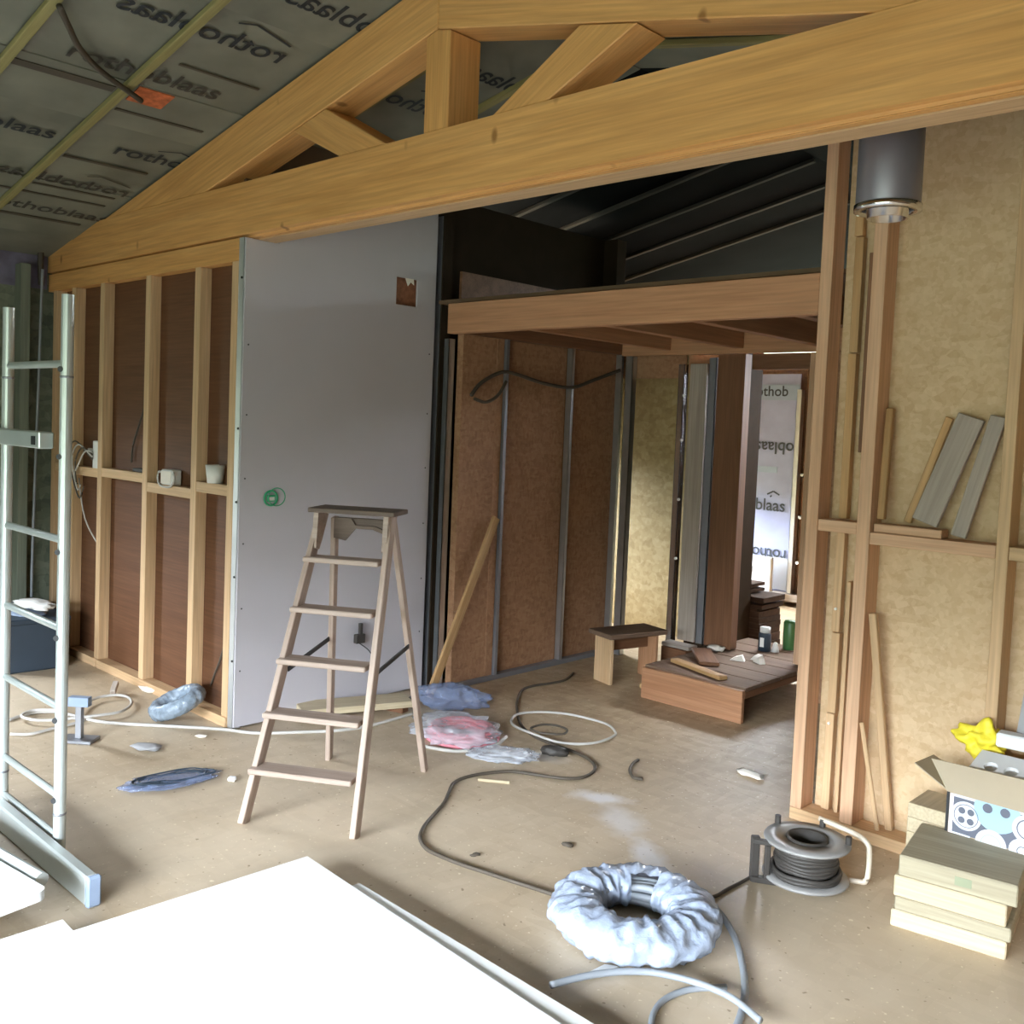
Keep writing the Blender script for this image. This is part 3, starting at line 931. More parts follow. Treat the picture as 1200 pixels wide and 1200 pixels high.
# ================================================================== WRAPPED COIL
cc = (-1.735, 2.50)
wc = thing('wrapped_coil', (cc[0], cc[1], 0), 0, 'large coil of grey conduit wrapped in crumpled bluish clear film on the floor', 'cable coil')
loops = []
rr = random.Random(3)
for i, (R, z) in enumerate([(0.135, .03), (0.16, .03), (0.185, .03), (0.21, .03), (0.235, .03), (0.13, .055), (0.155, .055), (0.18, .055), (0.205, .055), (0.13, .08), (0.16, .08), (0.19, .082)]):
    loops.append([Vector((R * math.cos(t * math.pi / 24), R * math.sin(t * math.pi / 24), z + .004 * math.sin(t * .4 + i))) for t in range(48)])
from_bm('conduit', tube_bm(loops, 0.0125, 8, True), 'grey_hose', wc, None, True)
bm = bmesh.new()
NU, NV = 120, 26
rings = []
for i in range(NU):
    t = 2 * math.pi * i / NU
    ring = []
    for j in range(NV):
        s = 2 * math.pi * j / NV
        r = 0.188 + 0.083 * math.cos(s)
        z = 0.062 + 0.058 * math.sin(s)
        p = Vector((r * math.cos(t), r * math.sin(t), z))
        nrm = Vector((math.cos(s) * math.cos(t), math.cos(s) * math.sin(t), math.sin(s)))
        k = 0.020 * noise.noise(Vector((t * 7, math.cos(s) * 1.6, math.sin(s) * 1.6))) + 0.010 * noise.noise(p * 38) + 0.006 * abs(noise.noise(Vector((t * 22, s, 3))))
        p += nrm * k
        p.z = max(p.z, 0.003)
        ring.append(bm.verts.new(p))
    rings.append(ring)
for i in range(NU):
    A, B = rings[i], rings[(i + 1) % NU]
    for j in range(NV):
        t = i / NU
        if 0.26 < t < 0.36 and math.cos(2 * math.pi * (j + .5) / NV) < -0.35:
            continue      # the film is torn open on the inside
        bm.faces.new((A[j], B[j], B[(j + 1) % NV], A[(j + 1) % NV]))
bmesh.ops.recalc_face_normals(bm, faces=bm.faces)
from_bm('plastic_film', bm, 'wrap', wc, None, True)
prism('tape_tail', [(0.065, -0.235), (0.10, -0.215), (0.085, -0.30), (0.055, -0.335)], 2, 0.004, 0.009, 'white_plastic', wc)

# ================================================================== CABLE REEL
cr = thing('cable_reel', (-1.515, 3.235, 0), R_(-43.3 + 90 - 3.4), 'black cable on a grey drum with tubular stand, lying on the floor', 'cable reel')
cr.rotation_euler = (0, 0, R_(43.3))
def flange(z):
    lathe('flange', [(0.075, z), (0.148, z), (0.152, z + .006), (0.148, z + .012), (0.075, z + .012), (0.075, z)], 'reel_grey', cr, 40)
flange(0.022)
flange(0.152)
lathe('drum', [(0.072, 0.03), (0.072, 0.17), (0.062, 0.17), (0.062, 0.03), (0.072, 0.03)], 'black_rubber', cr)
cab = []
for i in range(9):
    z = 0.042 + i * 0.0125
    R = 0.104 + (0.012 if i < 2 else 0) + 0.003 * math.sin(i * 2.1)
    cab.append([Vector((R * math.cos(t * math.pi / 20), R * math.sin(t * math.pi / 20), z + .002 * math.sin(t * .7 + i))) for t in range(40)])
from_bm('cable', tube_bm(cab, 0.0085, 8, True), 'black_rubber', cr, None, True)
tube('stand', [(0.03, 0.06, 0.012), (0.19, 0.0, 0.012), (0.215, -0.01, 0.02), (0.222, -0.012, 0.05), (0.222, -0.012, 0.12), (0.215, -0.005, 0.155), (0.18, 0.03, 0.175), (0.08, 0.12, 0.19)], 0.010, 'stand_beige', cr, 8, 5)
beam('bracket', (-0.185, 0.0, 0.0), (-0.185, 0.0, 0.165), 0.03, 0.022, 'black_rubber', cr, (0, 1, 0))
beam('bracket', (-0.145, -0.02, 0.01), (-0.145, -0.02, 0.14), 0.02, 0.016, 'black_rubber', cr, (0, 1, 0))
beam('bracket', (-0.195, -0.005, 0.15), (-0.13, -0.025, 0.15), 0.02, 0.018, 'black_rubber', cr)
beam('bracket', (-0.195, -0.005, 0.012), (-0.10, -0.03, 0.012), 0.03, 0.02, 'black_rubber', cr)
for x, y in ((-0.07, 0.13), (0.09, 0.11), (0.135, -0.04)):
    rod('knob', (x, y, 0.164), (x, y, 0.192), 0.011, 'black_rubber', cr, 10)

# ================================================================== CABLES ON THE FLOOR
def ground_tube(name, pts, r, mat, label, cat, n=6, closed=False, group=None, lift=0.0):
    P = [(x, y, r + lift) for (x, y) in pts]
    o = tube(name, P, r, mat, None, 8, n, closed)
    base_origin(o)
    return tag(o, label, cat, group)
ground_tube('power_cable', [(-1.663, 3.109), (-1.666, 3.048), (-1.672, 2.965), (-1.674, 2.890), (-1.704, 2.812)] , 0.006, 'dark_cable', 'short dark cable running from the drum to the wrapped coil', 'cable')
ground_tube('power_cable', [(-2.044, 2.478), (-2.134, 2.460), (-2.217, 2.441), (-2.322, 2.419), (-2.431, 2.396), (-2.533, 2.385), (-2.607, 2.387), (-2.690, 2.427), (-2.758, 2.503), (-2.823, 2.616), (-2.887, 2.731), (-2.962, 2.830), (-3.022, 2.912), (-3.040, 3.002), (-3.015, 3.113), (-2.954, 3.219), (-2.847, 3.278), (-2.743, 3.336), (-2.693, 3.410), (-2.712, 3.522), (-2.789, 3.606), (-2.896, 3.645), (-3.015, 3.656), (-3.130, 3.658), (-3.262, 3.687), (-3.412, 3.771), (-3.582, 3.926), (-3.730, 4.084), (-3.859, 4.267), (-3.881, 4.392), (-3.854, 4.521), (-3.850, 4.656), (-3.925, 4.830)], 0.0075, 'dark_cable', 'long dark cable snaking across the floor into the inner room', 'cable')
ground_tube('power_cable', [(-3.262, 3.687), (-3.262, 3.774), (-3.204, 3.823), (-3.124, 3.812), (-3.091, 3.746), (-3.134, 3.695), (-3.194, 3.664)], 0.006, 'dark_cable', 'small dark cable ring lying inside the pale conduit loop', 'cable', closed=True, lift=.034)
ground_tube('conduit', [(-3.507, 3.845), (-3.466, 3.968), (-3.349, 4.064), (-3.205, 4.096), (-3.074, 4.094), (-2.969, 4.022), (-2.935, 3.957), (-2.928, 3.821), (-2.982, 3.716), (-3.076, 3.662), (-3.226, 3.667), (-3.358, 3.680), (-3.445, 3.732)], 0.0068, 'pale_hose', 'pale conduit looped on the floor between ladder and inner room', 'conduit', closed=True, lift=.016)
ground_tube('hose', [(-1.654, 2.824), (-1.568, 2.769), (-1.472, 2.680), (-1.382, 2.566), (-1.309, 2.453), (-1.263, 2.356), (-1.229, 2.256)], 0.011, 'grey_hose', 'grey hose curving down from the right side of the wrapped coil', 'hose')
ground_tube('hose', [(-1.682, 2.032), (-1.650, 2.126), (-1.599, 2.219), (-1.531, 2.293), (-1.444, 2.338), (-1.357, 2.359), (-1.283, 2.357), (-1.190, 2.324)], 0.010, 'grey_hose', 'grey hose passing in front of the wrapped coil toward the bottom edge', 'hose', lift=.023)
ground_tube('hose', [(-1.383, 2.091), (-1.430, 2.175), (-1.444, 2.253), (-1.426, 2.333), (-1.390, 2.389), (-1.357, 2.432)], 0.009, 'grey_hose', 'shorter grey hose bending up from the bottom edge before the coil', 'hose', lift=.0)
ground_tube('hose', [(-5.105, 1.783), (-5.154, 1.904), (-5.104, 2.013), (-4.947, 2.067), (-4.792, 2.124), (-4.648, 2.235), (-4.517, 2.351), (-4.386, 2.467), (-4.293, 2.538), (-4.157, 2.620), (-4.035, 2.790), (-3.935, 2.954), (-3.894, 3.114), (-3.899, 3.290), (-3.910, 3.443)], 0.0085, 'pale_hose', 'long pale hose lying past the foot of the plasterboard', 'hose')
ground_tube('hose', [(-4.947, 2.067), (-5.097, 2.166), (-5.169, 2.279), (-5.138, 2.370), (-5.044, 2.384), (-4.924, 2.332), (-4.847, 2.237), (-4.859, 2.131), (-4.896, 1.995), (-4.960, 1.874), (-5.080, 1.836), (-5.141, 1.920), (-5.061, 2.018)], 0.0075, 'pale_hose', 'pale hose rings beside the right upright of the scaffold', 'hose', lift=.018)
ground_tube('hose', [(-4.884, 1.715), (-4.827, 1.785), (-4.841, 1.890), (-4.856, 2.000), (-4.885, 2.076)], 0.0075, 'pale_hose', 'pale hose end lying behind the scaffold rungs', 'hose')

# pink coil under clear film, and the blue bag behind it
pc = thing('pink_coil', (-3.471, 3.391, 0.000), 0, 'flat coil of pink hose under clear film on the floor behind the ladder', 'hose coil')
lo_ = []
for i, (R, z) in enumerate([(0.10, .012), (0.125, .012), (0.15, .012), (0.175, .012), (0.11, .032), (0.135, .032), (0.16, .032), (.125, .05), (.15, .05)]):
    lo_.append([Vector((1.1 * R * math.cos(t * math.pi / 20), R * math.sin(t * math.pi / 20), z)) for t in range(40)])
from_bm('hose', tube_bm(lo_, 0.0115, 8, True), 'pink_hose', pc, None, True)
tube('loose_loop', [(0.0, -0.26, .01), (0.16, -0.18, .01), (0.22, 0.0, .01), (0.2, 0.12, .03)], 0.009, 'pale_hose', pc)
lump('film', (0.24, 0.20, 0.05), 'clear_wrap', pc, Matrix.Translation((-0.02, -0.02, 0.045)), 0.35, 3.5, 4, 2)
o = lump('blue_bag', (0.20, 0.10, 0.07), 'blue_film', None, Matrix.Translation((-3.859, 3.672, 0.070)) @ Matrix.Rotation(R_(40), 4, 'Z'), 0.4, 3.0, 4, 5)
tag(o, 'crumpled translucent blue plastic bag behind the pink coil', 'plastic bag')
o = lump('clear_bag', (0.17, 0.09, 0.022), 'clear_wrap', None, Matrix.Translation((-3.112, 3.326, 0.022)) @ Matrix.Rotation(R_(40), 4, 'Z'), 0.4, 4.0, 4, 9)
tag(o, 'flattened clear plastic bag between pink coil and pale conduit loop', 'plastic bag')
o = lump('dark_tool', (0.07, 0.035, 0.025), 'black_rubber', None, Matrix.Translation((-2.979, 3.548, 0.025)) @ Matrix.Rotation(R_(30), 4, 'Z'), 0.3, 3.0, 3, 4)
tag(o, 'small dark cloth lump at the end of the clear bag', 'cloth')

# small grey-blue coil by the left stud wall
gc = thing('small_coil', (-4.609, 2.532, 0.000), R_(20), 'small grey-blue wrapped coil on the floor at the left stud wall', 'cable coil')
gc.rotation_euler = (R_(16), R_(-20), R_(25))
gc.location.z = 0.050
gc.location.y -= 0.085
gc.location.x += 0.02
gc.scale = (0.78, 0.78, 0.85)
bm = bmesh.new()
rings = []
for i in range(60):
    t = 2 * math.pi * i / 60
    ring = []
    for j in range(14):
        s = 2 * math.pi * j / 14
        r = 0.128 + 0.046 * math.cos(s) + .012 * noise.noise(Vector((t * 5, s, 0)))
        ring.append(bm.verts.new((1.15 * r * math.cos(t), r * math.sin(t), 0.065 + 0.05 * math.sin(s) + .006 * noise.noise(Vector((t * 9, s * 2, 1))))))
    rings.append(ring)
for i in range(60):
    A, B = rings[i], rings[(i + 1) % 60]
    for j in range(14):
        bm.faces.new((A[j], B[j], B[(j + 1) % 14], A[(j + 1) % 14]))
bmesh.ops.recalc_face_normals(bm, faces=bm.faces)
from_bm('film', bm, 'coil_film', gc, None, True)
from_bm('cable', tube_bm([[Vector((1.15 * R * math.cos(t * math.pi / 20), R * math.sin(t * math.pi / 20), z)) for t in range(40)] for R, z in ((.09, .05), (.115, .05), (.14, .05), (.1, .08), (.125, .08))], 0.012, 8, True), 'blue_plastic', gc, None, True)

# blue film with strands on the floor
bf = thing('blue_film_scrap', (-3.829, 2.011, 0.000), R_(76), 'crumpled blue film with dark strands on the floor left of the ladder', 'plastic film')
lump('film', (0.19, 0.085, 0.012), 'blue_film', bf, Matrix.Translation((0, 0, .014)), .5, 3.0, 4, 15)
strands = []
rr = random.Random(11)
for i in range(6):
    P = []
    a_, b_ = rr.uniform(.09, .21), rr.uniform(.03, .075)
    ph = rr.uniform(0, 6.28)
    for k in range(12):
        t_ = ph + k * .42
        P.append(Vector((a_ * math.cos(t_) + rr.uniform(-.012, .012), b_ * math.sin(t_) + rr.uniform(-.008, .008), 0.020 + rr.uniform(0, .008))))
    strands.append(smooth_path(P, 5))
o = from_bm('strands', tube_bm(strands, 0.0028, 6), 'dark_blue', bf, None, True)
o['kind'] = 'stuff'

# ---- debris
def chip(name, px, s, mat, rz, label, cat, amp=0.3, seed=1):
    o = lump(name, s, mat, None, Matrix.Translation(Vector(px) + Vector((0, 0, s[2] * .9))) @ Matrix.Rotation(R_(rz), 4, 'Z'), amp, 2.5, 2, seed)
    return tag(o, label, cat)
o = from_bm('foam_scrap', box_bm(0.034, 0.026, 0.018, 0.004), 'white_foam', None, Matrix.Translation(Vector((-3.686, 2.210, 0.000)) + Vector((0, 0, .009))) @ Matrix.Rotation(0.6, 4, 'Z'))
tag(o, 'tiny white scrap on the floor left of the front ladder foot', 'scrap')
chip('scrap', (-4.290, 2.396, 0.000), (0.03, 0.014, 0.008), 'paper', 40, 'tiny pale scrap on the floor before the plasterboard corner', 'scrap', .5, 3)
chip('crumpled_paper', (-2.192, 4.051, 0.000), (0.075, 0.03, 0.014), 'paper', -10, 'crumpled piece of pale paper on the floor before the platform', 'paper', .7, 4)
o = tube('bent_strip', [Vector(q) + Vector((0, 0, .008)) for q in [(-2.665, 3.808, -0.000), (-2.649, 3.737, 0.000), (-2.602, 3.652, 0.000), (-2.538, 3.593, 0.000), (-2.497, 3.609, -0.000)]], 0.007, 'dark_cable', None, 6, 4)
base_origin(o)
tag(o, 'short bent dark strip on the floor beside the white powder', 'strip')
chip('dark_crumb', (-2.279, 2.815, 0.000), (0.022, 0.016, 0.008), 'dark_cable', 10, 'dark crumb on the bare floor above the wrapped coil', 'crumb', .6, 5)
chip('dark_crumb', (-2.455, 2.494, 0.000), (0.02, 0.010, 0.006), 'dark_cable', 60, 'dark crumb on the floor inside the bend of the long cable', 'crumb', .6, 6)
chip('dark_rag', (-4.295, 2.117, 0.000), (0.08, 0.045, 0.012), 'grey_foam', 30, 'thin grey rag on the floor above the blue strands', 'rag', .5, 8)
o = beam('wood_strip', (-2.991, 3.035, 0.006), (-2.867, 3.117, 0.006), 0.018, 0.012, 'pale_wood')
tag(o, 'short pale strip of wood lying beside the long cable', 'wood strip')
bk = thing('metal_bracket', (-4.608, 1.931, 0.000), R_(40), 'small grey metal stand on the floor behind the scaffold upright', 'bracket')
slab('foot', (-0.08, -0.05, 0.0), (0.08, 0.05, 0.015), 'dark_steel', bk)
slab('post', (-0.015, -0.015, 0.015), (0.015, 0.015, 0.17), 'dark_steel', bk)
slab('head', (-0.05, -0.02, 0.17), (0.05, 0.02, 0.215), 'blue_plastic', bk)
o = beam('offcut', (-5.205, 2.361, 0.025), (-5.272, 2.410, 0.060), 0.03, 0.03, 'grey_wood')
tag(o, 'little dark offcut on the floor before the left bays', 'offcut')
chip('shavings', (-5.150, 2.573, 0.000), (0.10, 0.03, 0.018), 'paper', 25, 'pale shavings heaped on the bottom plate of the left stud wall', 'shavings', .6, 2)
rg = thing('brown_rag', (-5.124, 2.778, 0.000), R_(30), 'brown rag bundle on the floor beside the small blue coil', 'rag')
lump('cloth', (0.16, 0.06, 0.045), 'brown_hole', rg, Matrix.Translation((0, 0, .04)), .5, 2.5, 3, 12)

# planks lying at the foot of the partition
GP = 'planks lying at the foot of the plasterboard'
o = beam('plank', (-4.25, 2.93, 0.05), (-4.02, 3.50, 0.05), 0.18, 0.035, 'pale_wood')
tag(o, 'pale plank lying raised at the foot of the plasterboard, behind the ladder', 'plank')
o = beam('offcut_block', (-4.20, 3.00, 0.0165), (-4.05, 3.05, 0.0165), 0.05, 0.032, 'dark_wood')
tag(o, 'dark block under the near end of the pale plank', 'offcut')
o = beam('offcut_block', (-4.12, 3.40, 0.0165), (-3.97, 3.44, 0.0165), 0.06, 0.032, 'dark_wood')
tag(o, 'dark block under the far end of the pale plank', 'offcut')
o = beam('leaning_board', (-4.075, 3.705, 0.014), (-4.125, 4.255, 1.03), 0.022, 0.055, 'stick_wood', None, (0, -1, .5))
tag(o, 'long thin wooden board leaning diagonally against the inner wall', 'board')
tl_ = thing('screw_clamp', (-4.272, 3.33, 0.35), 0, 'small dark tool hanging low on the plasterboard behind the ladder', 'tool')
slab('body', (-0.0, -0.03, 0.0), (0.03, 0.03, 0.05), 'black_rubber', tl_)
slab('arm', (-0.0, 0.0, 0.05), (0.02, 0.02, 0.11), 'black_rubber', tl_)
tube('wire', [(0.01, 0, 0), (0.03, .06, -.05), (0.02, .11, -.12)], 0.003, 'black', tl_)

# green socket box in the board
sb = thing('socket_box', (XB + .002, 2.748, 1.178), 0, 'round green socket box set in the plasterboard with a loose ring', 'socket box')
RX = Matrix.Rotation(R_(90), 4, 'Y')
lathe('rim', [(0.034, 0), (0.042, 0), (0.042, .008), (0.034, .008), (0.034, 0)], 'green_plastic', sb, 28, RX)
lathe('cup', [(0.0005, -.003), (0.036, -.003), (0.036, 0.002)], 'green_plastic', sb, 28, RX)
lb_ = slab('label', (0.003, -0.024, -0.018), (0.006, 0.026, 0.016), 'green_plastic', sb, .001)
under(slab('white_mark', (0.0062, -0.012, -0.012), (0.0072, 0.020, 0.006), 'white_plastic', sb, 0), lb_)
tube('loose_ring', [(0.012, 0.03 + .05 * math.cos(t * math.pi / 6), 0.006 + .046 * math.sin(t * math.pi / 6)) for t in range(12)], 0.0028, 'green_plastic', sb, 6, 4, True)

# ================================================================== LEFT BAY CLUTTER
def junction(x, z, w, h, d, label, mat='white_plastic'):
    b = thing('junction_box', (x, YP + .031, z), 0, label, 'junction box')
    bd = slab('body', (-w / 2, -d / 2, 0), (w / 2, d / 2, h), mat, b, .006)
    under(slab('lid', (-w / 2 + .006, -d / 2 - .004, .008), (w / 2 - .006, -d / 2 - .0005, h - .008), 'paper', b, .002), bd)
    return b
b = junction(-5.05, 1.1935, 0.125, 0.085, 0.06, 'cream junction box with cable loops on the third bay nogging')
for s in (-1, 1):
    tube('cable_loop', [(s * .062, -.02, .06), (s * .085, -.03, .07), (s * .095, -.032, .03), (s * .06, -.034, -.005), (0, -.036, -.012)], 0.006, 'pale_hose', b)
cup = thing('cup', (-4.57, YP + .028, 1.2375), 0, 'pale plastic cup standing on the nogging nearest the plasterboard', 'cup')
lathe('body', [(0.0005, 0.0), (0.040, 0.0), (0.052, 0.095), (0.049, 0.095), (0.038, 0.004), (0.0005, 0.004)], 'white_plastic', cup, 24)
o = slab('level', (-5.50, YP + .02, 1.2405), (-5.345, YP + .06, 1.262), 'black_rubber')
tag(o, 'small dark flat tool lying on the second bay nogging', 'tool')
dv = thing('socket_module', (-6.03, YP + .032, 1.2305), 0, 'white socket module with tangled wires on the nogging beside scaffold', 'socket')
slab('body', (0.02, -.03, 0), (0.095, .03, 0.17), 'white_plastic', dv, .004)
slab('faceplate', (-.08, -.02, 0.08), (-.04, .0, 0.12), 'white_plastic', dv, .004)
for k in range(4):
    a = k * .05
    tube('wire', [(0.04, -.04, .10 - a * .3), (-.02 - a, -.06, .10 + a * .4), (-.10 - a, -.065, .02 + a * .2), (-.16 + a * .4, -.062, -.04 - a), (-.2 + a, -.05, -.11)], 0.005, 'dark_cable' if k % 2 else 'pale_hose', dv)
def hang(name, pts, r, mat, label):
    o = tube(name, pts, r, mat, None, 6, 5)
    base_origin(o)
    return tag(o, label, 'cable')
hang('hanging_cable', [(-5.30, YP + .05, 1.83), (-5.36, YP + .05, 1.72), (-5.47, YP + .05, 1.55), (-5.56, YP + .05, 1.40), (-5.58, YP + .05, 1.29)], 0.006, 'dark_cable', 'dark cable hanging in the second bay above its nogging')
hang('hanging_cable', [(-4.42, YP + .05, 1.95), (-4.45, YP + .05, 1.75), (-4.43, YP + .05, 1.55), (-4.44, YP + .05, 1.26)], 0.007, 'dark_cable', 'dark cable running down the bay beside the steel stud')
hang('hanging_cable', [(-4.43, YP + .05, 1.14), (-4.46, YP + .05, 0.80), (-4.44, YP + .05, 0.52), (-4.50, YP + .05, 0.34), (-4.58, YP + .05, 0.20), (-4.66, YP + .08, 0.12)], 0.006, 'dark_cable', 'brown cable curving to the floor in the bay below the cup')
hang('hanging_cable', [(-6.25, YP + .02, 1.15), (-6.12, YP + .01, 0.90), (-5.97, YP + .05, 0.72)], 0.005, 'pale_hose', 'thin pale cable slanting down behind the right scaffold upright')
hang('hanging_cable', [(-6.66, 2.5, 2.50), (-6.68, 2.5, 2.2), (-6.65, 2.48, 1.7), (-6.60, 2.45, 1.2), (-6.55, 2.42, 0.6), (-6.5, 2.40, 0.36)], 0.009, 'grey_hose', 'grey cable hanging down the left corner behind the scaffold')
hang('corner_cable', [(-6.69, 2.5, 2.95 - .32), (-6.70, 2.5, 2.55), (-6.71, 2.51, 2.40)], 0.02, 'lap_dark', 'dark sleeve in the corner where ceiling meets the tie beam')
hang('inner_cable', [(XI + .085, 3.99, 1.77), (XI + .075, 4.08, 1.85), (XI + .07, 4.24, 1.92), (XI + .07, 4.36, 1.925), (XI + .07, 4.65, 1.88), (XI + .07, 4.93, 1.87), (XI + .07, 5.15, 1.93), (XI + .075, 5.44, 2.02)], 0.012, 'dark_cable', 'dark cable sagging along the studs of the inner room wall')
hang('inner_cable', [(XI + .115, 3.99, 1.75), (XI + .10, 4.1, 1.735), (XI + .10, 4.2, 1.78), (XI + .10, 4.27, 1.87)], 0.010, 'dark_cable', 'short lower cable strand at the near end of the inner wall')
pts = []
for (x, y) in [(-3.890, 1.507), (-3.989, 1.579), (-4.114, 1.671), (-4.204, 1.766), (-4.280, 1.873), (-4.343, 1.986), (-4.394, 2.074)]:
    pts.append((x, y, roof(x) - .055))
o = tube('ceiling_cable', pts, 0.013, 'lap_dark', None, 8, 6)
base_origin(o)
tag(o, 'dark cable drooping in an arc below the printed ceiling membrane', 'cable')

# dark crate with cloth behind the scaffold
ct = thing('crate', (-6.30, 2.28, 0), R_(-4), 'dark blue crate standing in the left corner behind the scaffold', 'crate')
slab('body', (-0.30, -0.17, 0.0), (0.30, 0.17, 0.30), 'dark_blue', ct, .01)
slab('rim', (-0.315, -0.185, 0.29), (0.315, 0.185, 0.325), 'dark_blue', ct, .008)
lump('inside_liner', (0.25, 0.12, 0.02), 'blue_plastic', ct, Matrix.Translation((0, 0, .325)), .3, 3, 3, 1)
o = lump('white_cloth', (0.15, 0.08, 0.028), 'white_plastic', None, Matrix.Translation((-6.10, 2.27, 0.392)) @ Matrix.Rotation(.3, 4, 'Z'), .45, 3.0, 3, 7)
tag(o, 'crumpled white cloth on the dark blue crate', 'cloth')
o = beam('steel_bar', (-6.02, 2.03, 0.01), (-6.06, 2.08, 0.55), 0.03, 0.012, 'blue_plastic')
tag(o, 'blue-grey metal strip leaning on the front of the crate', 'metal strip')

# ================================================================== INNER ROOM THINGS
st = thing('step_stool', (-3.69, 4.81, 0), R_(-15), 'low wooden step stool with board legs beside the platform', 'stool')
slab('seat', (-0.12, -0.02, 0.295), (0.12, 0.44, 0.325), 'brown_wood', st, .004)
slab('leg', (-0.085, 0.01, 0.0), (0.085, 0.035, 0.294), 'spruce', st, .003)
slab('leg', (-0.085, 0.37, 0.0), (0.085, 0.395, 0.294), 'header_wood', st, .003)
slab('apron', (-0.012, 0.036, 0.20), (0.012, 0.369, 0.29), 'dark_wood', st, .003)

pf = thing('platform', (-2.98, 4.74, 0), 0, 'low wooden platform box at the inner doorway, strewn with offcuts', 'platform')
slab('front_board', (-0.345, 0.0, 0.0), (0.335, 0.03, 0.185), 'red_wood', pf, .003)
slab('side_rail', (0.30, 0.031, 0.135), (0.335, 1.25, 0.172), 'dark_wood', pf, .003)
slab('side_rail', (-0.345, 0.031, 0.0), (-0.31, 1.25, 0.172), 'red_wood', pf, .003)
for k in range(6):
    slab('top_board', (-0.345, 0.032 + k * .205, 0.174), (0.335, 0.228 + k * .205, 0.196), 'brown_wood', pf, .003)
slab('rear_leg', (0.30, 1.18, 0.0), (0.335, 1.25, 0.134), 'dark_wood', pf, .003)

GT = 'offcuts on the platform'
o = beam('loose_plank', (-3.25, 4.97, 0.208), (-2.82, 4.83, 0.208), 0.06, 0.022, 'stick_wood')
tag(o, 'grey plank lying across the front of the platform', 'plank')
o = beam('loose_plank', (-3.30, 5.35, 0.209), (-3.05, 5.05, 0.209), 0.12, 0.022, 'dark_wood')
tag(o, 'brown offcut lying on the platform behind the grey plank', 'plank')
o = beam('loose_plank', (-3.40, 4.90, 0.016), (-3.40, 5.30, 0.016), 0.1, 0.03, 'stick_wood')
tag(o, 'offcut lying on the floor between stool and platform', 'plank')
o = beam('loose_plank', (-3.61, 5.41, 0.1915), (-3.39, 5.40, 0.1915), 0.1, 0.025, 'grey_wood')
tag(o, 'grey board end on the stack beneath the steel stud', 'plank')
o = beam('loose_plank', (-3.60, 5.41, 0.0888), (-3.40, 5.40, 0.0888), 0.13, 0.1775, 'dark_wood')
tag(o, 'dark block on the floor below the steel stud of the inner room', 'block')
cn = thing('green_can', (-2.965, 5.90, 0.1965), 0, 'green can standing at the far end of the platform', 'can')
lathe('body', [(0.0005, 0), (0.043, 0), (0.045, .004), (0.045, .178), (0.042, .184), (0.0005, .184)], 'green_can', cn, 24)
lathe('lid', [(0.0005, .1845), (0.038, .1845), (0.038, .192), (0.0005, .192)], 'green_can', cn, 24)
bc = thing('dark_can', (-3.05, 5.72, 0.1965), 0, 'dark can with white cap standing left of the green can', 'can')
lathe('body', [(0.0005, 0), (0.040, 0), (0.040, .11), (0.034, .12), (0.0005, .12)], 'dark_blue', bc, 24)
lathe('cap', [(0.0005, .1205), (0.034, .1205), (0.034, .155), (0.0005, .155)], 'white_plastic', bc, 24)
slab('label', (-.012, -.0425, .03), (.016, -.0395, .09), 'white_plastic', bc, 0)
ck = thing('white_tub', (-2.985, 5.745, 0.1965), 0, 'little white tub between the dark can and the green can', 'tub')
lathe('body', [(0.0005, 0), (0.026, 0), (0.012, .06), (0.0005, .065)], 'white_plastic', ck, 16)
for k, (x, y, s, rz, lab) in enumerate(((-3.02, 5.33, .045, 20, 'white wedge nearest the platform front edge'), (-2.95, 5.45, .04, 70, 'white wedge just before the dark can'), (-2.90, 5.38, .042, -30, 'rightmost white wedge on the platform'))):
    o = prism('white_wedge', [(-s, 0), (s, 0), (s * .6, s * .8), (-s * .3, s * .5)], 1, -.02, .02, 'paper', None, Matrix.Translation((x, y, 0.1965)) @ Matrix.Rotation(R_(rz), 4, 'Z'))
    tag(o, lab, 'wedge')
o = lump('rag', (0.06, 0.04, 0.02), 'paper', None, Matrix.Translation((-3.25, 5.45, .214)), .5, 3, 3, 3)
tag(o, 'pale rag on the platform at the foot of the dark post', 'rag')
# dark plank stack in the doorway behind
for k, (x1, z, w) in enumerate(((-3.38, .525, .03), (-3.375, .475, .03), (-3.335, .425, .045), (-3.36, .365, .05), (-3.30, .305, .05))):
    pass
ps = []
levels = [(0.0, 0.06, -3.47), (0.06, 0.12, -3.475), (0.12, 0.17, -3.48), (0.17, 0.21, -3.475), (0.21, 0.25, -3.48), (0.25, 0.30, -3.485), (0.30, 0.319, -3.50), (0.32, 0.352, -3.46), (0.367, 0.408, -3.45)]
names = ['bottom dark plank', 'second dark plank', 'third dark plank', 'fourth dark plank', 'fifth dark plank', 'sixth dark plank', 'seventh dark plank', 'eighth dark plank', 'ninth dark plank']
for (z0, z1, x1), nm in zip(levels, names):
    o = slab('dark_plank', (-3.95, 6.42, z0), (x1, 6.75, z1 - .001), 'plank_dark')
    tag(o, nm + ' from the floor in the stack behind the inner post', 'plank', 'dark planks stacked behind the inner post')
for z0, z1, nm in ((0.418, 0.442, 'tenth dark plank'), (0.460, 0.486, 'topmost dark plank')):
    o = slab('dark_plank', (-3.95, 6.42, z0), (-3.595, 6.70, z1), 'plank_dark')
    tag(o, nm + ', spaced by a stick, in the stack behind the inner post' if 'tenth' in nm else nm + ' of the stack behind the inner post', 'plank', 'dark planks stacked behind the inner post')
    o = slab('spacer_stick', (-3.90, 6.45, z0 - (.0095 if z0 < .45 else .0175)), (-3.70, 6.66, z0 - .0005), 'plank_dark')
    tag(o, 'thin spacer stick under the %s behind the inner post' % nm, 'stick')
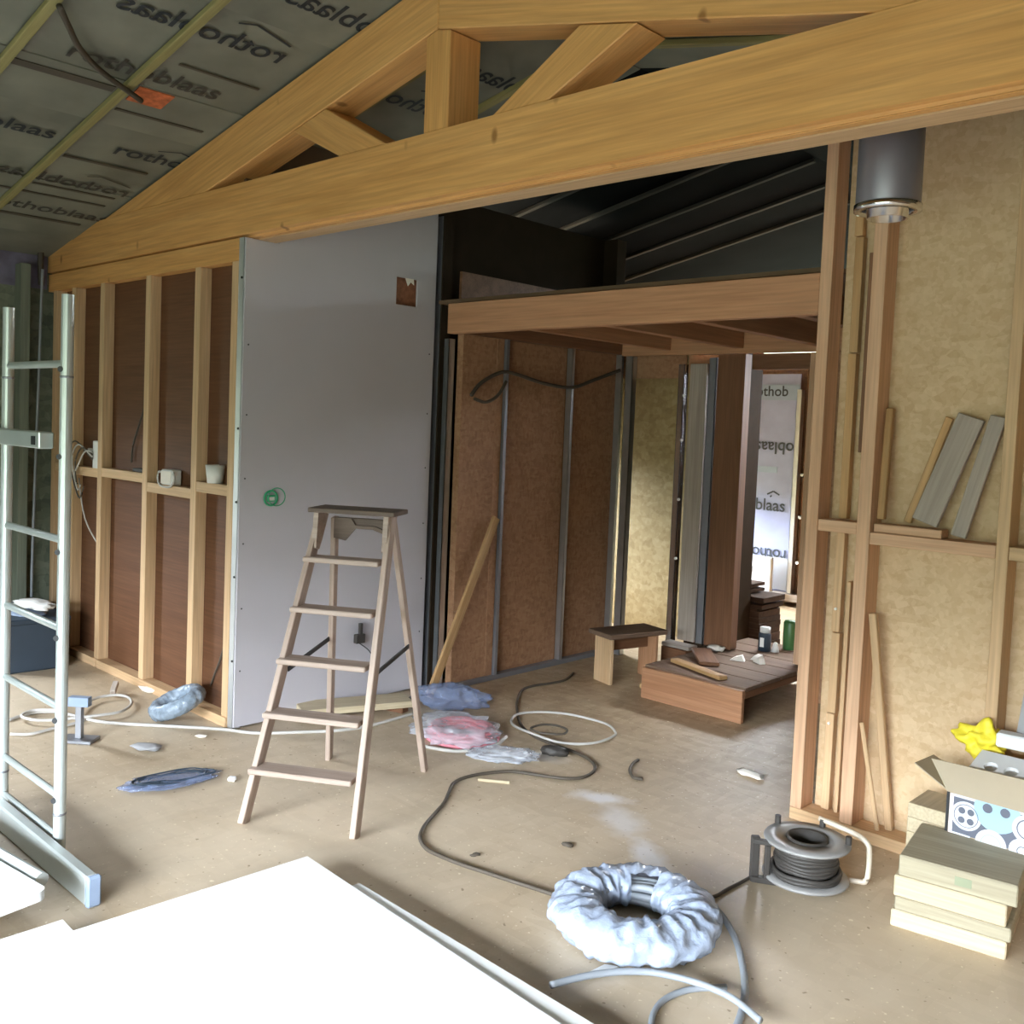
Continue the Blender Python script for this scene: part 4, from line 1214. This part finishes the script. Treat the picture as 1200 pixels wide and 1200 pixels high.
fb = thing('white_foam_board', (-4.60, 8.27, 0), R_(4), 'bright white foam board standing on the floor before the printed sheet', 'foam board')
slab('board', (-0.26, -0.03, 0.0), (0.22, 0.03, 0.46), 'white_foam', fb, .01)
slab('foil_patch', (-0.09, -0.034, 0.30), (0.04, -0.0305, 0.36), 'grey_foam', fb, 0)

# ================================================================== RIGHT SIDE THINGS
o = beam('short_offcut', (-1.56, YQ + .055, 1.2555), (-1.30, YQ + .055, 1.2555), 0.075, 0.034, 'pink_spruce')
tag(o, 'short block lying on the right-hand nogging beside the grey boards', 'offcut')
o = beam('grey_board', (-1.372, YQ + .040, 1.293), (-1.240, YQ + .085, 1.705), 0.022, 0.098, 'grey_wood', None, (1, 0, -.3))
tag(o, 'left grey board leaning on the nogging of the right wall, its foot on the offcut', 'board', 'grey boards leaning in the right wall')
o = beam('grey_board', (-1.247, YQ + .045, 1.252), (-1.145, YQ + .085, 1.708), 0.022, 0.056, 'grey_wood', None, (1, 0, -.3))
tag(o, 'right grey board leaning on the nogging against the next stud', 'board', 'grey boards leaning in the right wall')
o = beam('yellow_lath', (-1.455, YQ + .085, 1.285), (-1.325, YQ + .101, 1.70), 0.012, 0.03, 'stick_wood', None, (1, 0, -.3))
tag(o, 'narrow yellowish lath behind the left leaning grey board', 'lath')
o = beam('leaning_stick', (-1.446, YQ + .075, 0.053), (-1.546, YQ + .030, 0.915), 0.026, 0.03, 'spruce', None, (1, 0, 0))
tag(o, 'tall round-edged stick leaning against the second stud of the right wall', 'stick')
o = beam('leaning_stick', (-1.476, YQ + .030, 0.053), (-1.556, YQ + .008, 0.475), 0.012, 0.018, 'spruce', None, (1, 0, 0))
tag(o, 'short thin stick leaning at the foot of the second stud', 'stick')
o = beam('leaning_stick', (-1.536, YQ + .03, 1.291), (-1.545, YQ + .075, 1.73), 0.028, 0.028, 'stick_wood', None, (1, 0, 0))
tag(o, 'stick standing on the short block beside the second stud', 'stick')

# lumber stack
lt = R_(9.0)
L0 = Vector((-1.168, 3.166, 0))
ux, uy = Vector((math.cos(lt), math.sin(lt), 0)), Vector((-math.sin(lt), math.cos(lt), 0))
lv = [(0.0, 0.058, -.010, 0.345, 'pale_wood'), (0.059, 0.103, 0.0, 0.345, 'grey_pale'), (0.104, 0.174, -.006, 0.335, 'pale_wood'), (0.175, 0.245, 0.006, 0.350, 'grey_pale')]
wood('grey_pale', (0.33, 0.29, 0.20), (0.40, 0.355, 0.255), 0.65)
nms = ['bottom pale lumber block of the stack on the right', 'second lumber block from the floor, greyer, on the right', 'third lumber block from the floor, pale, on the right', 'top greyish lumber block under the cardboard box']
for (z0, z1, dx, L, m), nm in zip(lv, nms):
    a = L0 + ux * dx + uy * 0.165
    o = beam('lumber_block', a + Vector((0, 0, (z0 + z1) / 2)), a + ux * L + Vector((0, 0, (z0 + z1) / 2)), 0.33, z1 - z0, m, None, (0, 0, 1), .004)
    tag(o, nm, 'lumber', 'lumber blocks under the cardboard box')
    if z1 > .24:
        panel('green_stamp', (-0.005, -0.1662, -0.014), (0.045, -0.1652, 0.014), 'stamp_green', o)
# light lumber behind, left of the box
for k, (z0, z1) in enumerate(((0.0, 0.19), (0.191, 0.243), (0.244, 0.295))):
    o = slab('pale_batten', (-1.272, 3.52, z0), (-1.138, 3.71, z1), 'pale_wood')
    tag(o, ['thick pale block on the floor behind the lumber stack', 'pale batten below the topmost one, left of the cardboard box', 'topmost pale batten left of the cardboard box'][k], 'lumber')

# cardboard box with printed front
cb = thing('cardboard_box', (-1.130, 3.500 - .012, 0.296), 0, 'open cardboard box with printed wheel pattern on the lumber stack', 'box')
cb.location.z = 0.246
WB, DB, HB = 0.46, 0.034, 0.142
WB = 0.312
t = 0.004
front_ = slab('front_side', (0, 0, 0), (WB, t, HB), 'cardboard', cb, 0)
slab('back_side', (0, 0.15, 0.052), (WB, 0.154, HB), 'cardboard', cb, 0)
slab('left_side', (0, t, 0.052), (t, 0.15, HB), 'cardboard', cb, 0)
slab('bottom', (t, t, 0.052), (WB, 0.15, 0.056), 'cardboard', cb, 0)
prism('front_flap', [(0.0, 0.0), (WB, 0.0), (WB - .02, 0.115), (-0.055, 0.105)], 2, 0, .004, 'cardboard', cb, Matrix.Translation((0, 0.002, HB)) @ Matrix.Rotation(R_(98), 4, 'X'))
prism('left_flap', [(0.0, 0.0), (0.20, 0.0), (0.19, 0.13), (0.03, 0.14)], 2, 0, .004, 'cardboard', cb, Matrix.Translation((0.0, 0.0, HB)) @ Matrix(((0, -.92, .39, 0), (1, 0, 0, 0), (0, .39, .92, 0), (0, 0, 0, 1))))
# printed front: dark field, frame line, discs
under(panel('print_field', (0.012, -.0016, 0.004), (WB, -.0004, HB - .004), 'print_dark', cb), front_)
under(panel('print_bar', (0.0, -.0014, 0.0), (0.010, -.0004, HB - .002), 'black', cb), front_)
under(panel('print_frame', (0.012, -.0022, 0.0), (0.024, -.0017, HB - .004), 'print_pink', cb), front_)
under(panel('print_frame', (0.024, -.0022, HB - .012), (WB, -.0017, HB - .003), 'print_white', cb), front_)
under(panel('print_frame', (0.024, -.0022, 0.0), (0.085, -.0017, 0.006), 'print_white', cb), front_)
def disc(x, z, r0, r1, mat, y, seg=28, zmin=0.0, zmax=HB - .003):
    bm = bmesh.new()
    A, B = [], []
    for k in range(seg):
        a = 2 * math.pi * k / seg
        for R, L in ((r0, A), (r1, B)):
            L.append(bm.verts.new((x + R * math.cos(a), y, min(max(z + R * math.sin(a), zmin), zmax))))
    for k in range(seg):
        if r0 > 1e-4:
            bm.faces.new((A[k], A[(k + 1) % seg], B[(k + 1) % seg], B[k]))
    if r0 <= 1e-4:
        bmesh.ops.delete(bm, geom=A, context='VERTS')
        bm.faces.new(B)
    return under(from_bm('print_disc', bm, mat, cb), front_)
# wheel with four holes
disc(0.068, 0.072, 0, 0.050, 'print_white', -.0026)
disc(0.068, 0.072, 0.038, 0.0405, 'print_dark', -.0030)
for a in (48, 132, 228, 312):
    disc(0.068 + .022 * math.cos(R_(a)), 0.072 + .022 * math.sin(R_(a)), 0, 0.0115, 'print_dark', -.0031, 16)
disc(0.165, 0.118, 0, 0.074, 'print_blue', -.0027)
for dx in (-.030, .026):
    disc(0.165 + dx, 0.120, 0, 0.016, 'print_dark', -.0031, 16)
disc(0.152, 0.0, 0, 0.050, 'print_white', -.0028)
disc(0.152, 0.0, 0.030, 0.033, 'print_blue', -.0032)
disc(0.262, 0.085, 0, 0.048, 'print_white', -.0029)
disc(0.262, 0.085, 0.030, 0.034, 'print_dark', -.0033)
disc(0.250, 0.008, 0, 0.042, 'print_white', -.0030)
disc(0.250, 0.008, 0.014, 0.017, 'print_dark', -.0034)
# contents of the box
def holed_sheet(name, w, h, th, holes, mat, parent, M):
    cu = bpy.data.curves.new(name, 'CURVE')
    cu.dimensions = '2D'
    cu.fill_mode = 'BOTH'
    cu.extrude = th / 2
    def poly(P):
        sp = cu.splines.new('POLY')
        sp.points.add(len(P) - 1)
        for q, p in zip(sp.points, P):
            q.co = (p[0], p[1], 0, 1)
        sp.use_cyclic_u = True
    poly([(0, 0), (w, 0), (w, h), (0, h)])
    for (x, y, rx, ry) in holes:
        poly([(x + rx * math.cos(t * math.pi / 10), y + ry * math.sin(t * math.pi / 10)) for t in range(20)])
    tmp = bpy.data.objects.new('tmp', cu)
    COL.objects.link(tmp)
    bpy.context.view_layer.update()
    me = bpy.data.meshes.new_from_object(tmp)
    bpy.data.objects.remove(tmp)
    me.materials.clear()
    return link(name, me, mat, parent, M)
o = from_bm('foam_block', box_bm(0.20, 0.06, 0.05, .006), 'white_foam', None, Matrix.Translation((-0.93, 3.675, 0.565)) @ Matrix.Rotation(.1, 4, 'Z'))
tag(o, 'plain white foam block lying above the holed tray in the cardboard box', 'foam block')
ft = thing('foam_tray', (-1.07, 3.495, 0.305), 0, 'white moulded foam tray with oval holes in the cardboard box', 'foam tray')
holed_sheet('tray_top', 0.34, 0.15, 0.012, [(0.06, .05, .022, .03), (0.125, .05, .022, .03), (0.19, .05, .022, .03), (0.255, .05, .022, .03)], 'white_foam', ft, Matrix.Translation((0, 0, 0.172)) @ Matrix.Rotation(R_(13), 4, 'X'))
slab('tray_wall', (0.0, 0.0, 0.0), (0.25, 0.012, 0.16), 'white_foam', ft, .003)
slab('tray_wall', (0.0, 0.13, 0.0), (0.25, 0.142, 0.185), 'white_foam', ft, .003)
slab('tray_floor', (0.0, 0.012, 0.0), (0.25, 0.13, 0.01), 'grey_foam', ft, .0)
o = lump('yellow_bag', (0.078, 0.045, 0.062), 'yellow', None, None, .75, 2.1, 4, 21)
o.matrix_basis = Matrix.Translation((-1.10, 3.715, 0.525))
tag(o, 'crumpled yellow plastic bag sticking up behind the cardboard box flap', 'plastic bag')
gs = thing('grey_slab', (-0.985, 3.735, 0.30), 0, 'grey foam slab standing behind the box at the right edge', 'slab')
prism('slab', [(0.0, 0.26), (0.30, 0.20), (0.30, 0.62), (0.05, 0.54), (0.02, 0.46)], 1, -.02, .02, 'grey_foam', gs)
slab('lower_edge', (0.06, -.02, 0.0), (0.30, .02, 0.21), 'grey_foam', gs)
